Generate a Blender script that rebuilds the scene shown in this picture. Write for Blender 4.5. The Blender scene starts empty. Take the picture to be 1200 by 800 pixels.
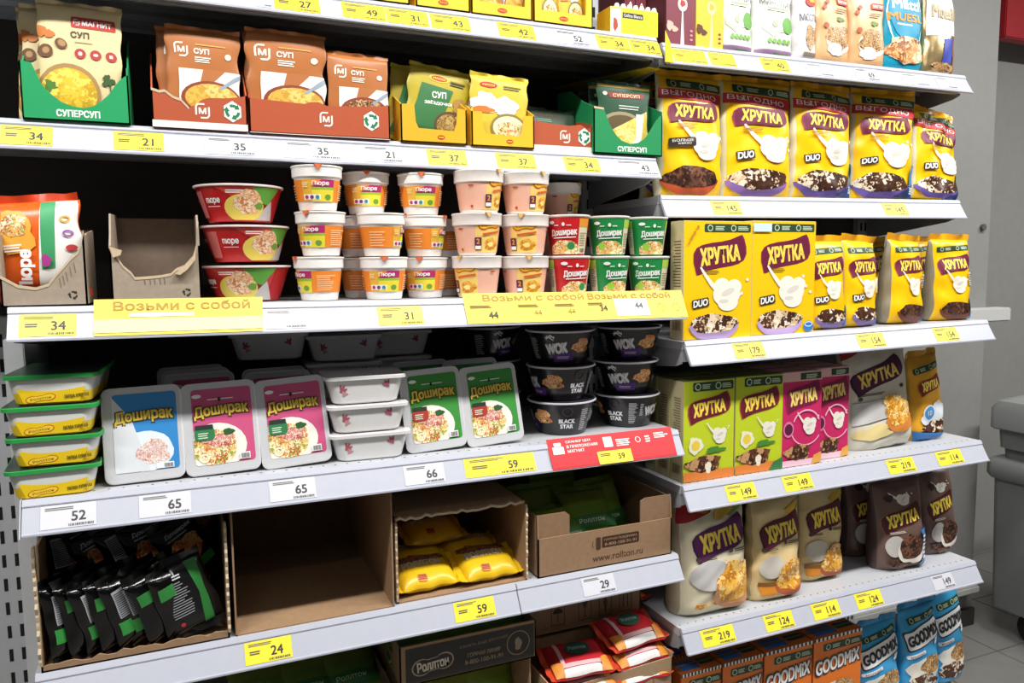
import bpy, bmesh, math, random
import numpy as np
from mathutils import Vector, Matrix
from mathutils.geometry import tessellate_polygon

scene = bpy.context.scene
col = scene.collection
PI = math.pi
random.seed(7)

# ------------------------------------------------------------------ camera, light, exposure
FPX = 900.0                                   # focal length in pixels of the 1200 x 800 frame
CAM = Vector((0.0, -1.4, 1.42))               # shelf fronts of the lower levels stand in the plane y = 0, floor is z = 0
YAW, PITCH, ROLL = [math.radians(a) for a in (23.264, 5.61, -0.61)]
_f = Vector((math.sin(YAW)*math.cos(PITCH), math.cos(YAW)*math.cos(PITCH), -math.sin(PITCH)))
_r = Vector((math.cos(YAW), -math.sin(YAW), 0)); _u = _r.cross(_f)
_r2 = _r*math.cos(ROLL) + _u*math.sin(ROLL); _u2 = -_r*math.sin(ROLL) + _u*math.cos(ROLL)
cam_data = bpy.data.cameras.new('camera'); cam_data.sensor_width = 36; cam_data.lens = FPX/1200*36
cam_data.clip_start = .02
cam = bpy.data.objects.new('camera', cam_data); col.objects.link(cam)
cam.matrix_world = Matrix(((_r2.x, _u2.x, -_f.x, CAM.x), (_r2.y, _u2.y, -_f.y, CAM.y), (_r2.z, _u2.z, -_f.z, CAM.z), (0, 0, 0, 1)))
scene.camera = cam

w = bpy.data.worlds.new('world'); scene.world = w; w.use_nodes = True
w.node_tree.nodes['Background'].inputs[0].default_value = (.93, .96, 1, 1)
w.node_tree.nodes['Background'].inputs[1].default_value = .04
vs = scene.view_settings
vs.view_transform = 'Standard'; vs.look = 'None'; vs.gamma = 1; vs.use_curve_mapping = False
vs.exposure = 0.2

def strip_lamp(x, y, z, lx, ly, power):
    l = bpy.data.lights.new('ceiling_strip_light', 'AREA'); l.shape = 'RECTANGLE'; l.size = lx; l.size_y = ly
    l.energy = power; l.color = (1, .985, .96)
    o = bpy.data.objects.new('ceiling_strip_light', l); col.objects.link(o); o.location = (x, y, z)
    return o
for lx in (-.9, .75, 2.4, 4.05):                # the fluorescent row over this aisle, above the frame
    strip_lamp(lx, -.88, 2.98, 1.25, .14, 42)
for lx in (-.9, 2.4):                           # the next row, behind the camera
    strip_lamp(lx, -2.6, 2.98, 1.25, .14, 6.5)

def at(px, py, Y):
    """world point where the view ray of a photo pixel meets the plane y = Y"""
    d = _r2*((px-600)/FPX) - _u2*((py-400)/FPX) + _f
    return CAM + d*((Y-CAM.y)/d.y)

# ------------------------------------------------------------------ materials
def lin(h):
    h = h.lstrip('#'); c = [int(h[i:i+2], 16)/255 for i in (0, 2, 4)]
    return tuple(x/12.92 if x <= .04045 else ((x+.055)/1.055)**2.4 for x in c)
_mats = {}
def C(hexc, r=.5, metal=0.0, var=0.0, bump=0.0, scale=60, alpha=1.0, trans=0.0, coat=0.0):
    k = (hexc, r, metal, var, bump, scale, alpha, trans, coat)
    if k in _mats: return _mats[k]
    m = bpy.data.materials.new('m_'+hexc.strip('#')); m.use_nodes = True
    nt = m.node_tree; b = nt.nodes['Principled BSDF']; c = lin(hexc)
    b.inputs['Base Color'].default_value = (*c, 1); b.inputs['Roughness'].default_value = r; b.inputs['Metallic'].default_value = metal
    if alpha < 1: b.inputs['Alpha'].default_value = alpha
    if trans: b.inputs['Transmission Weight'].default_value = trans
    if coat: b.inputs['Coat Weight'].default_value = coat; b.inputs['Coat Roughness'].default_value = .12
    tc = nt.nodes.new('ShaderNodeTexCoord'); n = nt.nodes.new('ShaderNodeTexNoise')
    n.inputs['Scale'].default_value = scale; n.inputs['Detail'].default_value = 3
    nt.links.new(tc.outputs['Object'], n.inputs['Vector'])
    rp = nt.nodes.new('ShaderNodeValToRGB'); v = max(var, .015)
    rp.color_ramp.elements[0].color = (*[x*(1-v) for x in c], 1); rp.color_ramp.elements[1].color = (*[min(1, x*(1+v)) for x in c], 1)
    rp.color_ramp.elements[0].position = .3; rp.color_ramp.elements[1].position = .7
    nt.links.new(n.outputs['Fac'], rp.inputs['Fac']); nt.links.new(rp.outputs['Color'], b.inputs['Base Color'])
    if bump:
        bp = nt.nodes.new('ShaderNodeBump'); bp.inputs['Strength'].default_value = bump; bp.inputs['Distance'].default_value = .002
        nt.links.new(n.outputs['Fac'], bp.inputs['Height']); nt.links.new(bp.outputs['Normal'], b.inputs['Normal'])
    _mats[k] = m; return m
def food(cols, scale=120, r=.4):
    """printed picture of food: random cells of a few colours"""
    k = ('food', tuple(cols), scale, r)
    if k in _mats: return _mats[k]
    m = bpy.data.materials.new('m_food'); m.use_nodes = True; nt = m.node_tree; b = nt.nodes['Principled BSDF']
    b.inputs['Roughness'].default_value = r
    tc = nt.nodes.new('ShaderNodeTexCoord'); v = nt.nodes.new('ShaderNodeTexVoronoi'); v.inputs['Scale'].default_value = scale
    nz = nt.nodes.new('ShaderNodeTexNoise'); nz.inputs['Scale'].default_value = scale*1.2
    mx = nt.nodes.new('ShaderNodeMixRGB'); mx.inputs['Fac'].default_value = .06
    nt.links.new(tc.outputs['Object'], nz.inputs['Vector']); nt.links.new(tc.outputs['Object'], mx.inputs[1]); nt.links.new(nz.outputs['Color'], mx.inputs[2])
    nt.links.new(mx.outputs['Color'], v.inputs['Vector'])
    s = nt.nodes.new('ShaderNodeSeparateColor'); nt.links.new(v.outputs['Color'], s.inputs[0])
    rp = nt.nodes.new('ShaderNodeValToRGB'); rp.color_ramp.interpolation = 'CONSTANT'
    e = rp.color_ramp.elements
    while len(e) < len(cols): e.new(.5)
    for i, c in enumerate(cols): e[i].position = i/len(cols); e[i].color = (*lin(c), 1)
    nt.links.new(s.outputs[0], rp.inputs['Fac']); nt.links.new(rp.outputs['Color'], b.inputs['Base Color'])
    _mats[k] = m; return m
def card(h, r=.75): return C(h, r, var=.07, bump=.12, scale=90)
def foil(h, r=.3): return C(h, r, var=.04, bump=.10, scale=45)
WHITE = '#f4f4f2'; K_DARK = '#1b1a1a'
CARD = card('#9a7b5c'); CARD_SHADE = card('#6f5641'); GREYCARD = card('#a39482'); TORN = card('#c9b496', .9)  # carton insides get a darker card, interior shade put into the colour

# ------------------------------------------------------------------ flat shapes as triangle soups (n,3,2)
def A(t): return np.array(t, float).reshape(-1, 3, 2)
def poly(pts):
    t = tessellate_polygon([[Vector((x, y, 0)) for x, y in pts]])
    return A([[pts[i] for i in f] for f in t])
def fan(pts, c):
    return A([[c, pts[i], pts[(i+1) % len(pts)]] for i in range(len(pts))])
def rect(x0, z0, x1, z1): return A([[(x0, z0), (x1, z0), (x1, z1)], [(x0, z0), (x1, z1), (x0, z1)]])
def ell(cx, cz, rx, rz=None, n=22):
    rz = rz or rx
    return fan([(cx+rx*math.cos(2*PI*i/n), cz+rz*math.sin(2*PI*i/n)) for i in range(n)], (cx, cz))
def blob(cx, cz, rx, rz, seed, n=22, amp=.18):
    q = random.Random(seed); ph = [q.uniform(0, 6.3) for _ in range(3)]
    def k(a): return 1+amp*(math.sin(3*a+ph[0])*.5+math.sin(5*a+ph[1])*.4+math.sin(8*a+ph[2])*.3)
    return fan([(cx+rx*k(a)*math.cos(a), cz+rz*k(a)*math.sin(a)) for a in [2*PI*i/n for i in range(n)]], (cx, cz))
def rr(x0, z0, x1, z1, r, n=5):
    p = []
    for cx, cz, a in ((x1-r, z1-r, 0), (x0+r, z1-r, 90), (x0+r, z0+r, 180), (x1-r, z0+r, 270)):
        for i in range(n+1):
            b = math.radians(a+90*i/n); p.append((cx+r*math.cos(b), cz+r*math.sin(b)))
    return fan(p, ((x0+x1)/2, (z0+z1)/2))
def stroke(p, wd):
    out = []
    for (x0, z0), (x1, z1) in zip(p[:-1], p[1:]):
        dx, dz = x1-x0, z1-z0; L = math.hypot(dx, dz) or 1; nx, nz = -dz/L*wd/2, dx/L*wd/2
        a, b, c, d = (x0-nx, z0-nz), (x1-nx, z1-nz), (x1+nx, z1+nz), (x0+nx, z0+nz)
        out += [[a, b, c], [a, c, d]]
    return A(out)
def ring(cx, cz, rx, rz, t, a0=0, a1=360, n=24):
    return stroke([(cx+rx*math.cos(math.radians(a0+(a1-a0)*i/n)), cz+rz*math.sin(math.radians(a0+(a1-a0)*i/n))) for i in range(n+1)], t)
def J(*s): return np.concatenate(s)
def xf(s, rot=0, sx=1, sz=1, dx=0, dz=0, shear=0):
    s = s.copy(); x, z = s[..., 0]*sx, s[..., 1]*sz; x = x+shear*z
    c, n = math.cos(math.radians(rot)), math.sin(math.radians(rot))
    s[..., 0] = x*c-z*n+dx; s[..., 1] = x*n+z*c+dz; return s
_txt = {}
def _glyphs(body):
    c = bpy.data.curves.new('t', 'FONT'); c.body = body; c.resolution_u = 4
    o = bpy.data.objects.new('t', c); col.objects.link(o)
    m = o.evaluated_get(bpy.context.evaluated_depsgraph_get()).to_mesh(); m.calc_loop_triangles()
    co = np.array([v.co[:2] for v in m.vertices]).reshape(-1, 2); t = np.array([l.vertices[:] for l in m.loop_triangles], int).reshape(-1, 3)
    bpy.data.objects.remove(o); bpy.data.curves.remove(c)
    return co, co[t]
def _adv(b): return _glyphs(b+'|')[0][:, 0].max()-_glyphs('|')[0][:, 0].max() if b else 0.0
def _soft(ch):
    """the built-in outline of the soft sign crosses itself: stem and bowl are filled apart"""
    co = [tuple(p) for p in _glyphs('Ь' if ch in 'ЬЫ' else 'ь')[0]]
    k = min(range(len(co)), key=lambda n: co[n][0]+co[n][1])
    (x0, z0), (x1, z1) = co[k], co[k+2]
    return J(rect(x0, z0, x1, z1), poly(co[:k]+[(x1, z0)]+co[k+3:]))
def _text(body, bold):
    if body not in _txt:
        out, run, n = [], '', 0
        for n, ch in enumerate(body+'\0'):
            if ch in 'ьЬыЫ\0':
                if run.strip(): g = _glyphs(run)[1].copy(); g[..., 0] += _adv(body[:n-len(run)]) if n > len(run) else 0; out.append(g)
                run = ''
                if ch != '\0':
                    g = _soft(ch); a = _adv(body[:n]); g[..., 0] += a; out.append(g)
                    if ch in 'ыЫ': h = _glyphs('І' if ch == 'Ы' else 'ı')[1].copy(); h[..., 0] += a+_adv(ch)-_adv('І' if ch == 'Ы' else 'ı'); out.append(h)
            else: run += ch
        s = np.concatenate(out); lo, hi = s.reshape(-1, 2).min(0), s.reshape(-1, 2).max(0)
        _txt[body] = ((s-(lo+hi)/2)/(hi-lo), (hi-lo)[0]/(hi-lo)[1])
    return _txt[body]
def T(body, cx, cz, wd=None, h=None, bold=.02, rot=0, shear=0, arc=0, grow=0):
    s, asp = _text(body, bold)
    if wd is None: wd = h*asp
    if h is None: h = wd/asp
    s = s*np.array([wd, h])
    if bold > .025 and h > .0042:                 # heavier letters: the outline drawn again, shifted by a hair
        b = h*min(bold, .08)*.9
        sh = [(-b, -b), (b, b), (-b, b), (b, -b)] if h > .008 else [(-b, 0), (b, 0)]
        s = np.concatenate([s+np.array(d) for d in sh])
    if grow: s[..., 1] *= 1+grow*s[..., 0]/wd
    if arc: s[..., 1] += arc*(1-(2*s[..., 0]/wd)**2)
    return xf(s, rot, dx=cx, dz=cz, shear=shear)
def lines(x0, z0, x1, z1, n, seed=1, fill=.55):
    """rows of text too small to read"""
    q = random.Random(seed); out = []; dz = (z1-z0)/n
    for i in range(n):
        z = z0+dz*i; out.append(rect(x0, z, x0+(x1-x0)*q.uniform(.65, 1), z+dz*fill))
    return J(*out)
def bars(x0, z0, x1, z1, seed=1):
    q = random.Random(seed); out = []; x = x0
    while x < x1:
        wd = (x1-x0)*q.uniform(.02, .06); out.append(rect(x, z0, min(x+wd, x1), z1)); x += wd+(x1-x0)*q.uniform(.02, .05)
    return J(*out)
def clip(s, x0, z0, x1, z1):
    out = []
    for t in s:
        p = [tuple(v) for v in t]
        for ax, lim, sg in ((0, x0, 1), (0, x1, -1), (1, z0, 1), (1, z1, -1)):
            q = []
            for i in range(len(p)):
                a, b = p[i-1], p[i]; da, db = sg*(a[ax]-lim), sg*(b[ax]-lim)
                if (da < 0) != (db < 0):
                    k = da/(da-db); q.append((a[0]+(b[0]-a[0])*k, a[1]+(b[1]-a[1])*k))
                if db >= 0: q.append(b)
            p = q
            if len(p) < 3: break
        for i in range(1, len(p)-1): out.append([p[0], p[i], p[i+1]])
    return A(out) if out else np.zeros((0, 3, 2))
def subdiv(s, L):
    done = []
    for _ in range(40):
        if not len(s): break
        e = np.stack([np.linalg.norm(s[:, (i+1) % 3, :2]-s[:, i, :2], axis=1) for i in range(3)], 1)
        k = e.argmax(1); big = e.max(1) > L
        done.append(s[~big]); s = s[big]; k = k[big]
        if not len(s): break
        r = np.arange(len(s)); a, b, c = s[r, k], s[r, (k+1) % 3], s[r, (k+2) % 3]; m = (a+b)/2
        s = np.concatenate([np.stack([a, m, c], 1), np.stack([m, b, c], 1)])
    else: done.append(s)
    return np.concatenate(done)

# ------------------------------------------------------------------ objects
def tag(o, label, cat, group=None, kind=None):
    o['label'] = label; o['category'] = cat
    if group: o['group'] = group
    if kind: o['kind'] = kind
    return o
def thing(name, label, cat, group=None, loc=(0, 0, 0), rot=(0, 0, 0)):
    o = bpy.data.objects.new(name, None); col.objects.link(o); o.empty_display_size = .02
    o.location = loc; o.rotation_euler = [math.radians(a) for a in rot]
    return tag(o, label, cat, group)
def setpos(o, loc, rot=(0, 0, 0)):
    o.location = loc; o.rotation_euler = [math.radians(a) for a in rot]; return o
def dup(root, label, loc, rot=(0, 0, 0), group=None):
    r = root.copy(); col.objects.link(r); setpos(r, loc, rot); r['label'] = label
    if group: r['group'] = group
    for ch in root.children:
        c = ch.copy(); col.objects.link(c); c.parent = r
        for g in ch.children:
            d = g.copy(); col.objects.link(d); d.parent = c
    return r
class MB:
    def __init__(s): s.v = []; s.f = []; s.m = []; s.mats = []
    def mi(s, mat):
        if mat not in s.mats: s.mats.append(mat)
        return s.mats.index(mat)
    def add(s, v, f, mat):
        n = len(s.v); i = s.mi(mat); s.v += [tuple(p) for p in v]; s.f += [tuple(a+n for a in q) for q in f]; s.m += [i]*len(f); return s
    def box(s, x0, x1, y0, y1, z0, z1, mat, faces=None):
        v = [(x0, y0, z0), (x1, y0, z0), (x1, y1, z0), (x0, y1, z0), (x0, y0, z1), (x1, y0, z1), (x1, y1, z1), (x0, y1, z1)]
        f = [(0, 3, 2, 1), (4, 5, 6, 7), (0, 1, 5, 4), (2, 3, 7, 6), (1, 2, 6, 5), (3, 0, 4, 7)]   # bottom top front back right left
        if faces:
            n = len(s.v); s.v += v
            for q, mt in zip(f, faces): s.f.append(tuple(a+n for a in q)); s.m.append(s.mi(mt))
            return s
        return s.add(v, f, mat)
    def prism(s, pts, plane, d0, d1, mat):
        """polygon pts in plane 'xz' / 'yz' / 'xy', extruded between d0 and d1 on the remaining axis"""
        def P(a, b, d): return {'xz': (a, d, b), 'yz': (d, a, b), 'xy': (a, b, d)}[plane]
        n = len(pts); v = [P(a, b, d0) for a, b in pts]+[P(a, b, d1) for a, b in pts]
        tr = [tuple(t) for t in tessellate_polygon([[Vector((a, b, 0)) for a, b in pts]])]
        f = list(tr)+[tuple(i+n for i in t[::-1]) for t in tr]+[(i, (i+1) % n, (i+1) % n+n, i+n) for i in range(n)]
        return s.add(v, f, mat)
    def loft(s, rings, mat, cap0=True, cap1=True):
        n = len(rings[0]); v = [p for r in rings for p in r]; f = []
        for k in range(len(rings)-1):
            for i in range(n): f.append((k*n+i, k*n+(i+1) % n, (k+1)*n+(i+1) % n, (k+1)*n+i))
        if cap0: f.append(tuple(range(n))[::-1])
        if cap1: f.append(tuple(range((len(rings)-1)*n, len(rings)*n)))
        return s.add(v, f, mat)
    def lathe(s, prof, mat, n=36, cap0=True, cap1=True):
        return s.loft([[(r*math.sin(2*PI*i/n), -r*math.cos(2*PI*i/n), z) for i in range(n)] for r, z in prof], mat, cap0, cap1)
    def tube(s, a, b, r, mat, n=10):
        a, b = Vector(a), Vector(b); d = (b-a).normalized(); q = d.to_track_quat('Z', 'Y'); rg = []
        for p in (a, b): rg.append([tuple(p+q @ Vector((r*math.cos(2*PI*i/n), r*math.sin(2*PI*i/n), 0))) for i in range(n)])
        return s.loft(rg, mat)
    def build(s, name, parent=None, smooth=None, bevel=0, fix=True):
        me = bpy.data.meshes.new(name); me.from_pydata(s.v, [], s.f)
        for m in s.mats: me.materials.append(m)
        me.polygons.foreach_set('material_index', s.m)
        if fix or bevel:
            bm = bmesh.new(); bm.from_mesh(me)
            if fix: bmesh.ops.recalc_face_normals(bm, faces=bm.faces)
            if bevel:
                es = [e for e in bm.edges if len(e.link_faces) == 2 and e.calc_face_angle(0) > .6]
                bmesh.ops.bevel(bm, geom=es, offset=bevel, segments=2, affect='EDGES', clamp_overlap=True)
            bm.to_mesh(me); bm.free()
        if smooth is not None:
            me.polygons.foreach_set('use_smooth', [True]*len(me.polygons))
            if smooth < 3: me.set_sharp_from_angle(angle=smooth)
        o = bpy.data.objects.new(name, me); col.objects.link(o)
        if parent: o.parent = parent
        return o
def pieces(s):
    """number the separate shapes of a soup so that overlapping ones get a hair of distance"""
    u, inv = np.unique(np.round(s.reshape(-1, 2), 7), axis=0, return_inverse=True); f = inv.reshape(-1, 3); lab = np.arange(len(u))
    while True:
        old = lab.copy(); m = lab[f].min(1)
        for c in range(3): np.minimum.at(lab, f[:, c], m)
        lab = lab[lab]
        if (lab == old).all(): break
    tl = lab[f[:, 0]]; _, first, iv = np.unique(tl, return_index=True, return_inverse=True)
    rank = np.argsort(np.argsort(first))[iv.reshape(-1)]
    return np.concatenate([s, np.repeat(rank[:, None, None], 3, 1).astype(float)], 2)
def decal(parent, S, groups, L=None, off=.0004, step=.00022, k0=0):
    """groups: [(part name, [(material, soup), ...]), ...] laid on surface S(points, offset)"""
    k = k0
    if parent.type == 'EMPTY':                      # print belongs to the panel it is printed on
        for nm in ('film', 'front_panel', 'tray_wall', 'carton_body', 'cup_body', 'body', 'strip', 'card'):
            c = [o for o in parent.children if o.name.split('.')[0] == nm]
            if c: parent = c[0]; break
    for name, layers in groups:
        V, F, MI, mats, base = [], [], [], [], 0
        for mat, s in layers:
            if isinstance(mat, str): mat = C(mat)
            s = pieces(s)
            if L: s = subdiv(s, L)
            p = s.reshape(-1, 3)
            u, inv = np.unique(np.round(p, 6), axis=0, return_inverse=True)
            v = S(u[:, :2], off+step*k+6e-6*(u[:, 2] % 29)); k += 1
            f = inv.reshape(-1, 3)+base
            if mat not in mats: mats.append(mat)
            V.append(v); F.append(f); MI += [mats.index(mat)]*len(f); base += len(v)
        if not V: continue
        V = np.concatenate(V); F = np.concatenate(F)
        ok = (F[:, 0] != F[:, 1]) & (F[:, 1] != F[:, 2]) & (F[:, 0] != F[:, 2])
        F = F[ok]; MI = np.array(MI)[ok]
        me = bpy.data.meshes.new(name); me.from_pydata(V.tolist(), [], F.tolist())
        for m in mats: me.materials.append(m)
        me.polygons.foreach_set('material_index', MI)
        me.polygons.foreach_set('use_smooth', [True]*len(F))
        o = bpy.data.objects.new(name, me); col.objects.link(o); o.parent = parent
def S_front(y=0.0):
    return lambda p, o: np.stack([p[:, 0], np.full(len(p), y-o), p[:, 1]], 1)
def S_left(x):         # outward side facing -x ; soup x runs from the back (0 side) to the front
    return lambda p, o: np.stack([np.full(len(p), x-o), p[:, 0], p[:, 1]], 1)
def S_top(z):
    return lambda p, o: np.stack([p[:, 0], p[:, 1], np.full(len(p), z+o)], 1)
def S_cone(rf, a0=0.0, rmid=None):
    def S(p, o):
        r = rf(p[:, 1])+o; a = a0+p[:, 0]/(rmid or float(np.mean(rf(p[:, 1]))))
        return np.stack([r*np.sin(a), -r*np.cos(a), p[:, 1]], 1)
    return S

# ------------------------------------------------------------------ the setting
def struct(mb, name, parent=None, **k):
    o = mb.build(name, parent, **k)
    if not parent: o['kind'] = 'structure'
    return o
WALL = C('#8b8a87', .85, var=.03, bump=.05, scale=25)
floor = struct(MB().box(-3, 6, -4, 3, -.02, -.004, C('#2a2927', .9)), 'floor')
_tm = None
for i in range(4):
    for j in range(6):
        x0, y0 = 2.02+.33*i, -.95+.33*j
        if _tm is None:
            t = MB().box(-.1635, .1635, -.1635, .1635, -.008, 0, C('#8b8985', .45, var=.06, bump=.03, scale=14)).build('tile', floor, bevel=.0015); _tm = t.data
        else:
            t = bpy.data.objects.new('tile', _tm); col.objects.link(t); t.parent = floor
        t.location = (x0+.165, y0+.165, 0)
far_tiles = MB()                                   # the rest of the tiled floor, out of view
for i in range(26):
    for j in range(20):
        x0, y0 = -2.93+.33*i, -3.92+.33*j
        if 1.95 < x0 < 3.3 and -1.0 < y0 < 1.0: continue
        far_tiles.box(x0+.0015, x0+.3285, y0+.0015, y0+.3285, -.004, 0, C('#8b8985', .45, var=.06, bump=.03, scale=14))
o = far_tiles.build('distant_tiling', floor); o['kind'] = 'stuff'
struct(MB().box(-3, 2.80, .56, .9, 0, 3.1, WALL), 'wall_back', bevel=.004)
struct(MB().box(2.6, 6, 1.05, 1.15, 0, 3.1, C('#94938f', .85, var=.03, bump=.05, scale=25)), 'wall_right')
struct(MB().box(-3, 2.80, .545, .56, .0, .07, C('#3a3937', .6)), 'baseboard_back', bevel=.002)
b = struct(MB().box(2.28, 2.855, .50, .56, 1.196, 1.246, C('#c3c3c1', .5)), 'trim_1', bevel=.004)
MB().box(2.0, 2.76, .50, .545, .155, .185, C('#b9b8b4', .5)).build('pipe_cover', b, bevel=.006)
pl = struct(MB().tube((2.752, .558, 1.545), (2.752, .548, 1.545), .012, C('#55514c', .8), 8), 'trim_2')

# ------------------------------------------------------------------ shelving
#        front y, x left, x right, z of rail bottom left / right
SH = {'L0': (.10, -.62, 1.022, 1.887, 1.880), 'L1': (.10, -.62, 1.022, 1.621, 1.614), 'L2': (0, -.253, 1.022, 1.310, 1.299),
      'L3': (0, -.253, 1.022, .997, .993), 'L4': (0, -.253, 1.025, .701, .702), 'L5': (0, -.253, 1.025, .165, .165),
      'R0': (.10, 1.035, 2.045, 1.871, 1.883), 'R1': (.10, 1.035, 2.045, 1.527, 1.539), 'R2': (0, 1.035, 2.045, 1.193, 1.205),
      'R3': (0, 1.035, 2.045, .859, .866), 'R4': (0, 1.035, 2.045, .518, .516), 'R5': (0, 1.035, 2.045, .125, .125)}
def zrail(s, x):
    y, xl, xr, zl, zr = SH[s]; return zl+(zr-zl)*(x-xl)/(xr-xl)
def deck(s, x): return zrail(s, x)+.0525
def xat(px, Y, z):
    """world x where the vertical through photo column px crosses height z in plane y = Y"""
    py = 400.0
    for _ in range(12):
        a = at(px, py, Y).z; b = at(px, py+1, Y).z; py += (z-a)/(b-a)
    return at(px, py, Y).x
METAL = C('#b9bbc0', .38, var=.02, scale=30); METAL_D = C('#9a9ca0', .45, var=.03); RAILM = C('#b8bbc7', .32, var=.01)
BACK_SHADE = C('#46403c', .7, var=.06, scale=12)  # rack back panels: grey steel darkened in colour for the shade between shelves
names = {'L0': 'topmost light grey metal shelf over the soup sachets', 'L1': 'light grey metal shelf carrying the boxed soup sachets',
         'L2': 'light grey metal shelf carrying the instant mash cups', 'L3': 'light grey metal shelf carrying the leaning noodle trays',
         'L4': 'light grey metal shelf carrying the open brown noodle cartons', 'L5': 'light grey metal base shelf under the stacked noodle cartons',
         'R0': 'light grey metal shelf carrying the muesli bags at the top right', 'R1': 'light grey metal shelf carrying five large yellow cereal bags',
         'R2': 'light grey metal shelf carrying two large yellow cereal boxes', 'R3': 'light grey metal shelf carrying the lime and pink cereal boxes',
         'R4': 'light grey metal shelf carrying cream and brown cereal bags', 'R5': 'light grey metal base shelf under the orange cereal boxes'}
PROF = [(-.002, 0), (-.002, .004), (.001, .005), (.0225, .042), (.021, .0445), (.0265, .0535), (.034, .0535), (.034, .049), (.006, 0)]
def shelf(s):
    y, xl, xr, zl, zr = SH[s]
    t = thing('metal_shelf', names[s], 'shelf', 'metal shelves of the supermarket rack', (0, 0, 0))
    def bar(x0, x1, prof, mat, name, bevel=0):
        m = MB(); z0, z1 = zrail(s, x0), zrail(s, x1)
        m.loft([[(x0, y+a, z0+b) for a, b in prof], [(x1, y+a, z1+b) for a, b in prof]], mat)
        return m.build(name, t, bevel=bevel)
    bar(xl, xr, [(.034, .034), (.034, .0525), (.455-y, .0525), (.455-y, .034)], METAL, 'deck')
    bar(xl, xr, [(.036, .006), (.036, .034), (.052, .034), (.052, .006)], METAL_D, 'front_lip')
    br = {'L4': [.6165]}.get(s, [])
    cut = [xl]+br+[xr]
    for a, b in zip(cut[:-1], cut[1:]): bar(a+.001, b-.001, PROF, RAILM, 'price_rail', .0006)
    if s == 'L3': bar(xl-.002, xl, [(-.003, -.001), (.026, .054), (.05, .054), (.05, -.001)], METAL, 'rail_end_cap')
    for x in (xl+.0005, xr-.0035):
        z = zrail(s, x)
        MB().prism([(y+.037, z+.036), (y+.037, z+.002), (y+.06, z-.006), (.45, z-.045), (.455, z+.036)], 'yz', x, x+.003, METAL_D).build('bracket', t)
    # two long stiffening ribs under the deck
    for yy in (y+.16, .36):
        bar(xl+.01, xr-.01, [(yy-y, .024), (yy-y, .034), (yy-y+.03, .034), (yy-y+.03, .024)], METAL_D, 'stiffener')
    if s in ('L4', 'L3', 'R4', 'R3'):
        h = MB(); n = int((xr-xl)/.0225)
        for i in range(n):
            x = xl+.012+i*.0225
            h.prism([(x+.0022*math.cos(a), y+.047+.0022*math.sin(a)) for a in [k*PI/3 for k in range(6)]], 'xy', deck(s, x)-.001, deck(s, x)+.0003, C('#4a4b4e', .8))
        o = h.build('perforation_row', t); o['kind'] = 'stuff'
for s in SH: shelf(s)
fr = thing('rack_frame', 'grey steel back panels and slotted posts holding the shelves', 'shelving frame')
MB().box(-.62, 1.02, .462, .475, .1, 2.4, BACK_SHADE).build('back_panel', fr)
MB().box(1.025, 2.045, .462, .475, .1, 2.4, BACK_SHADE).build('back_panel', fr)
PANEL = C('#b5b7b9', .5, var=.03)
def post(x0, x1, y0, y1, z0, z1, cols, slots=True):
    p = MB().box(x0, x1, y0, y1, z0, z1, PANEL).build('slotted_post', fr, bevel=.002)
    if slots:
        s = MB()
        n = int((z1-z0)/.05)
        for c in cols:
            for i in range(n):
                z = z0+.02+i*.05; s.box(c-.0035, c+.0035, y0-.0006, y0+.004, z, z+.026, C('#0d0d0e', .9))
        o = s.build('slot_column', p); o['kind'] = 'stuff'
post(-.40, -.295, .40, .46, .05, 1.33, (-.356, -.334))
post(1.0, 1.05, .44, .461, .05, 2.3, (1.018, 1.036))
post(2.0, 2.045, .44, .461, .05, 2.3, (2.014, 2.032))
MB().box(-.294, -.262, .20, .46, .10, 1.30, C('#c6c8ca', .5, var=.03)).build('side_panel', fr, bevel=.002)
MB().box(-1.2, -.401, .41, .425, .05, 2.3, C('#c2c3c4', .5, var=.03)).build('neighbour_panel', fr)

# grey lidded chest at the far right, standing beyond the pillar
ch = thing('plastic_chest', 'large grey plastic chest with rounded lid at the right edge', 'chest')
G1 = C('#757877', .55, var=.03, bump=.04, scale=30)
def rrxy(x0, x1, y0, y1, r, z, n=5):
    p = []
    for cx, cy, a in ((x1-r, y1-r, 0), (x0+r, y1-r, 90), (x0+r, y0+r, 180), (x1-r, y0+r, 270)):
        for i in range(n+1):
            b = math.radians(a+90*i/n); p.append((cx+r*math.cos(b), cy+r*math.sin(b), z))
    return p
MB().loft([rrxy(2.775, 3.4, -.5, .475, .03, .12), rrxy(2.765, 3.4, -.51, .485, .03, .62)], G1).build('body', ch, smooth=.6)
MB().loft([rrxy(2.80, 3.4, -.48, .46, .03, .62), rrxy(2.79, 3.4, -.49, .47, .03, .735)], G1).build('upper_body', ch, smooth=.6)
MB().loft([rrxy(2.755, 3.4, -.52, .495, .03, .615), rrxy(2.745, 3.4, -.53, .505, .035, .63), rrxy(2.745, 3.4, -.53, .505, .035, .675), rrxy(2.76, 3.4, -.52, .49, .03, .69)], C('#7d807f', .5)).build('bumper_rim', ch, smooth=.8)
lid = MB().loft([rrxy(2.755, 3.4, -.52, .495, .03, .80), rrxy(2.75, 3.4, -.525, .50, .03, .805), rrxy(2.75, 3.4, -.525, .50, .03, .875), rrxy(2.765, 3.4, -.51, .485, .03, .905), rrxy(2.83, 3.4, -.45, .42, .03, .93)], C('#868987', .5)).build('lid', ch, smooth=.7)
MB().loft([rrxy(2.775, 3.4, -.5, .475, .03, .73), rrxy(2.77, 3.4, -.505, .48, .03, .803)], G1).build('neck', ch, smooth=.6)
MB().box(2.744, 2.751, .30, .32, .81, .89, C('#8a8c8a', .5)).build('latch', lid, bevel=.002)
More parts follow.
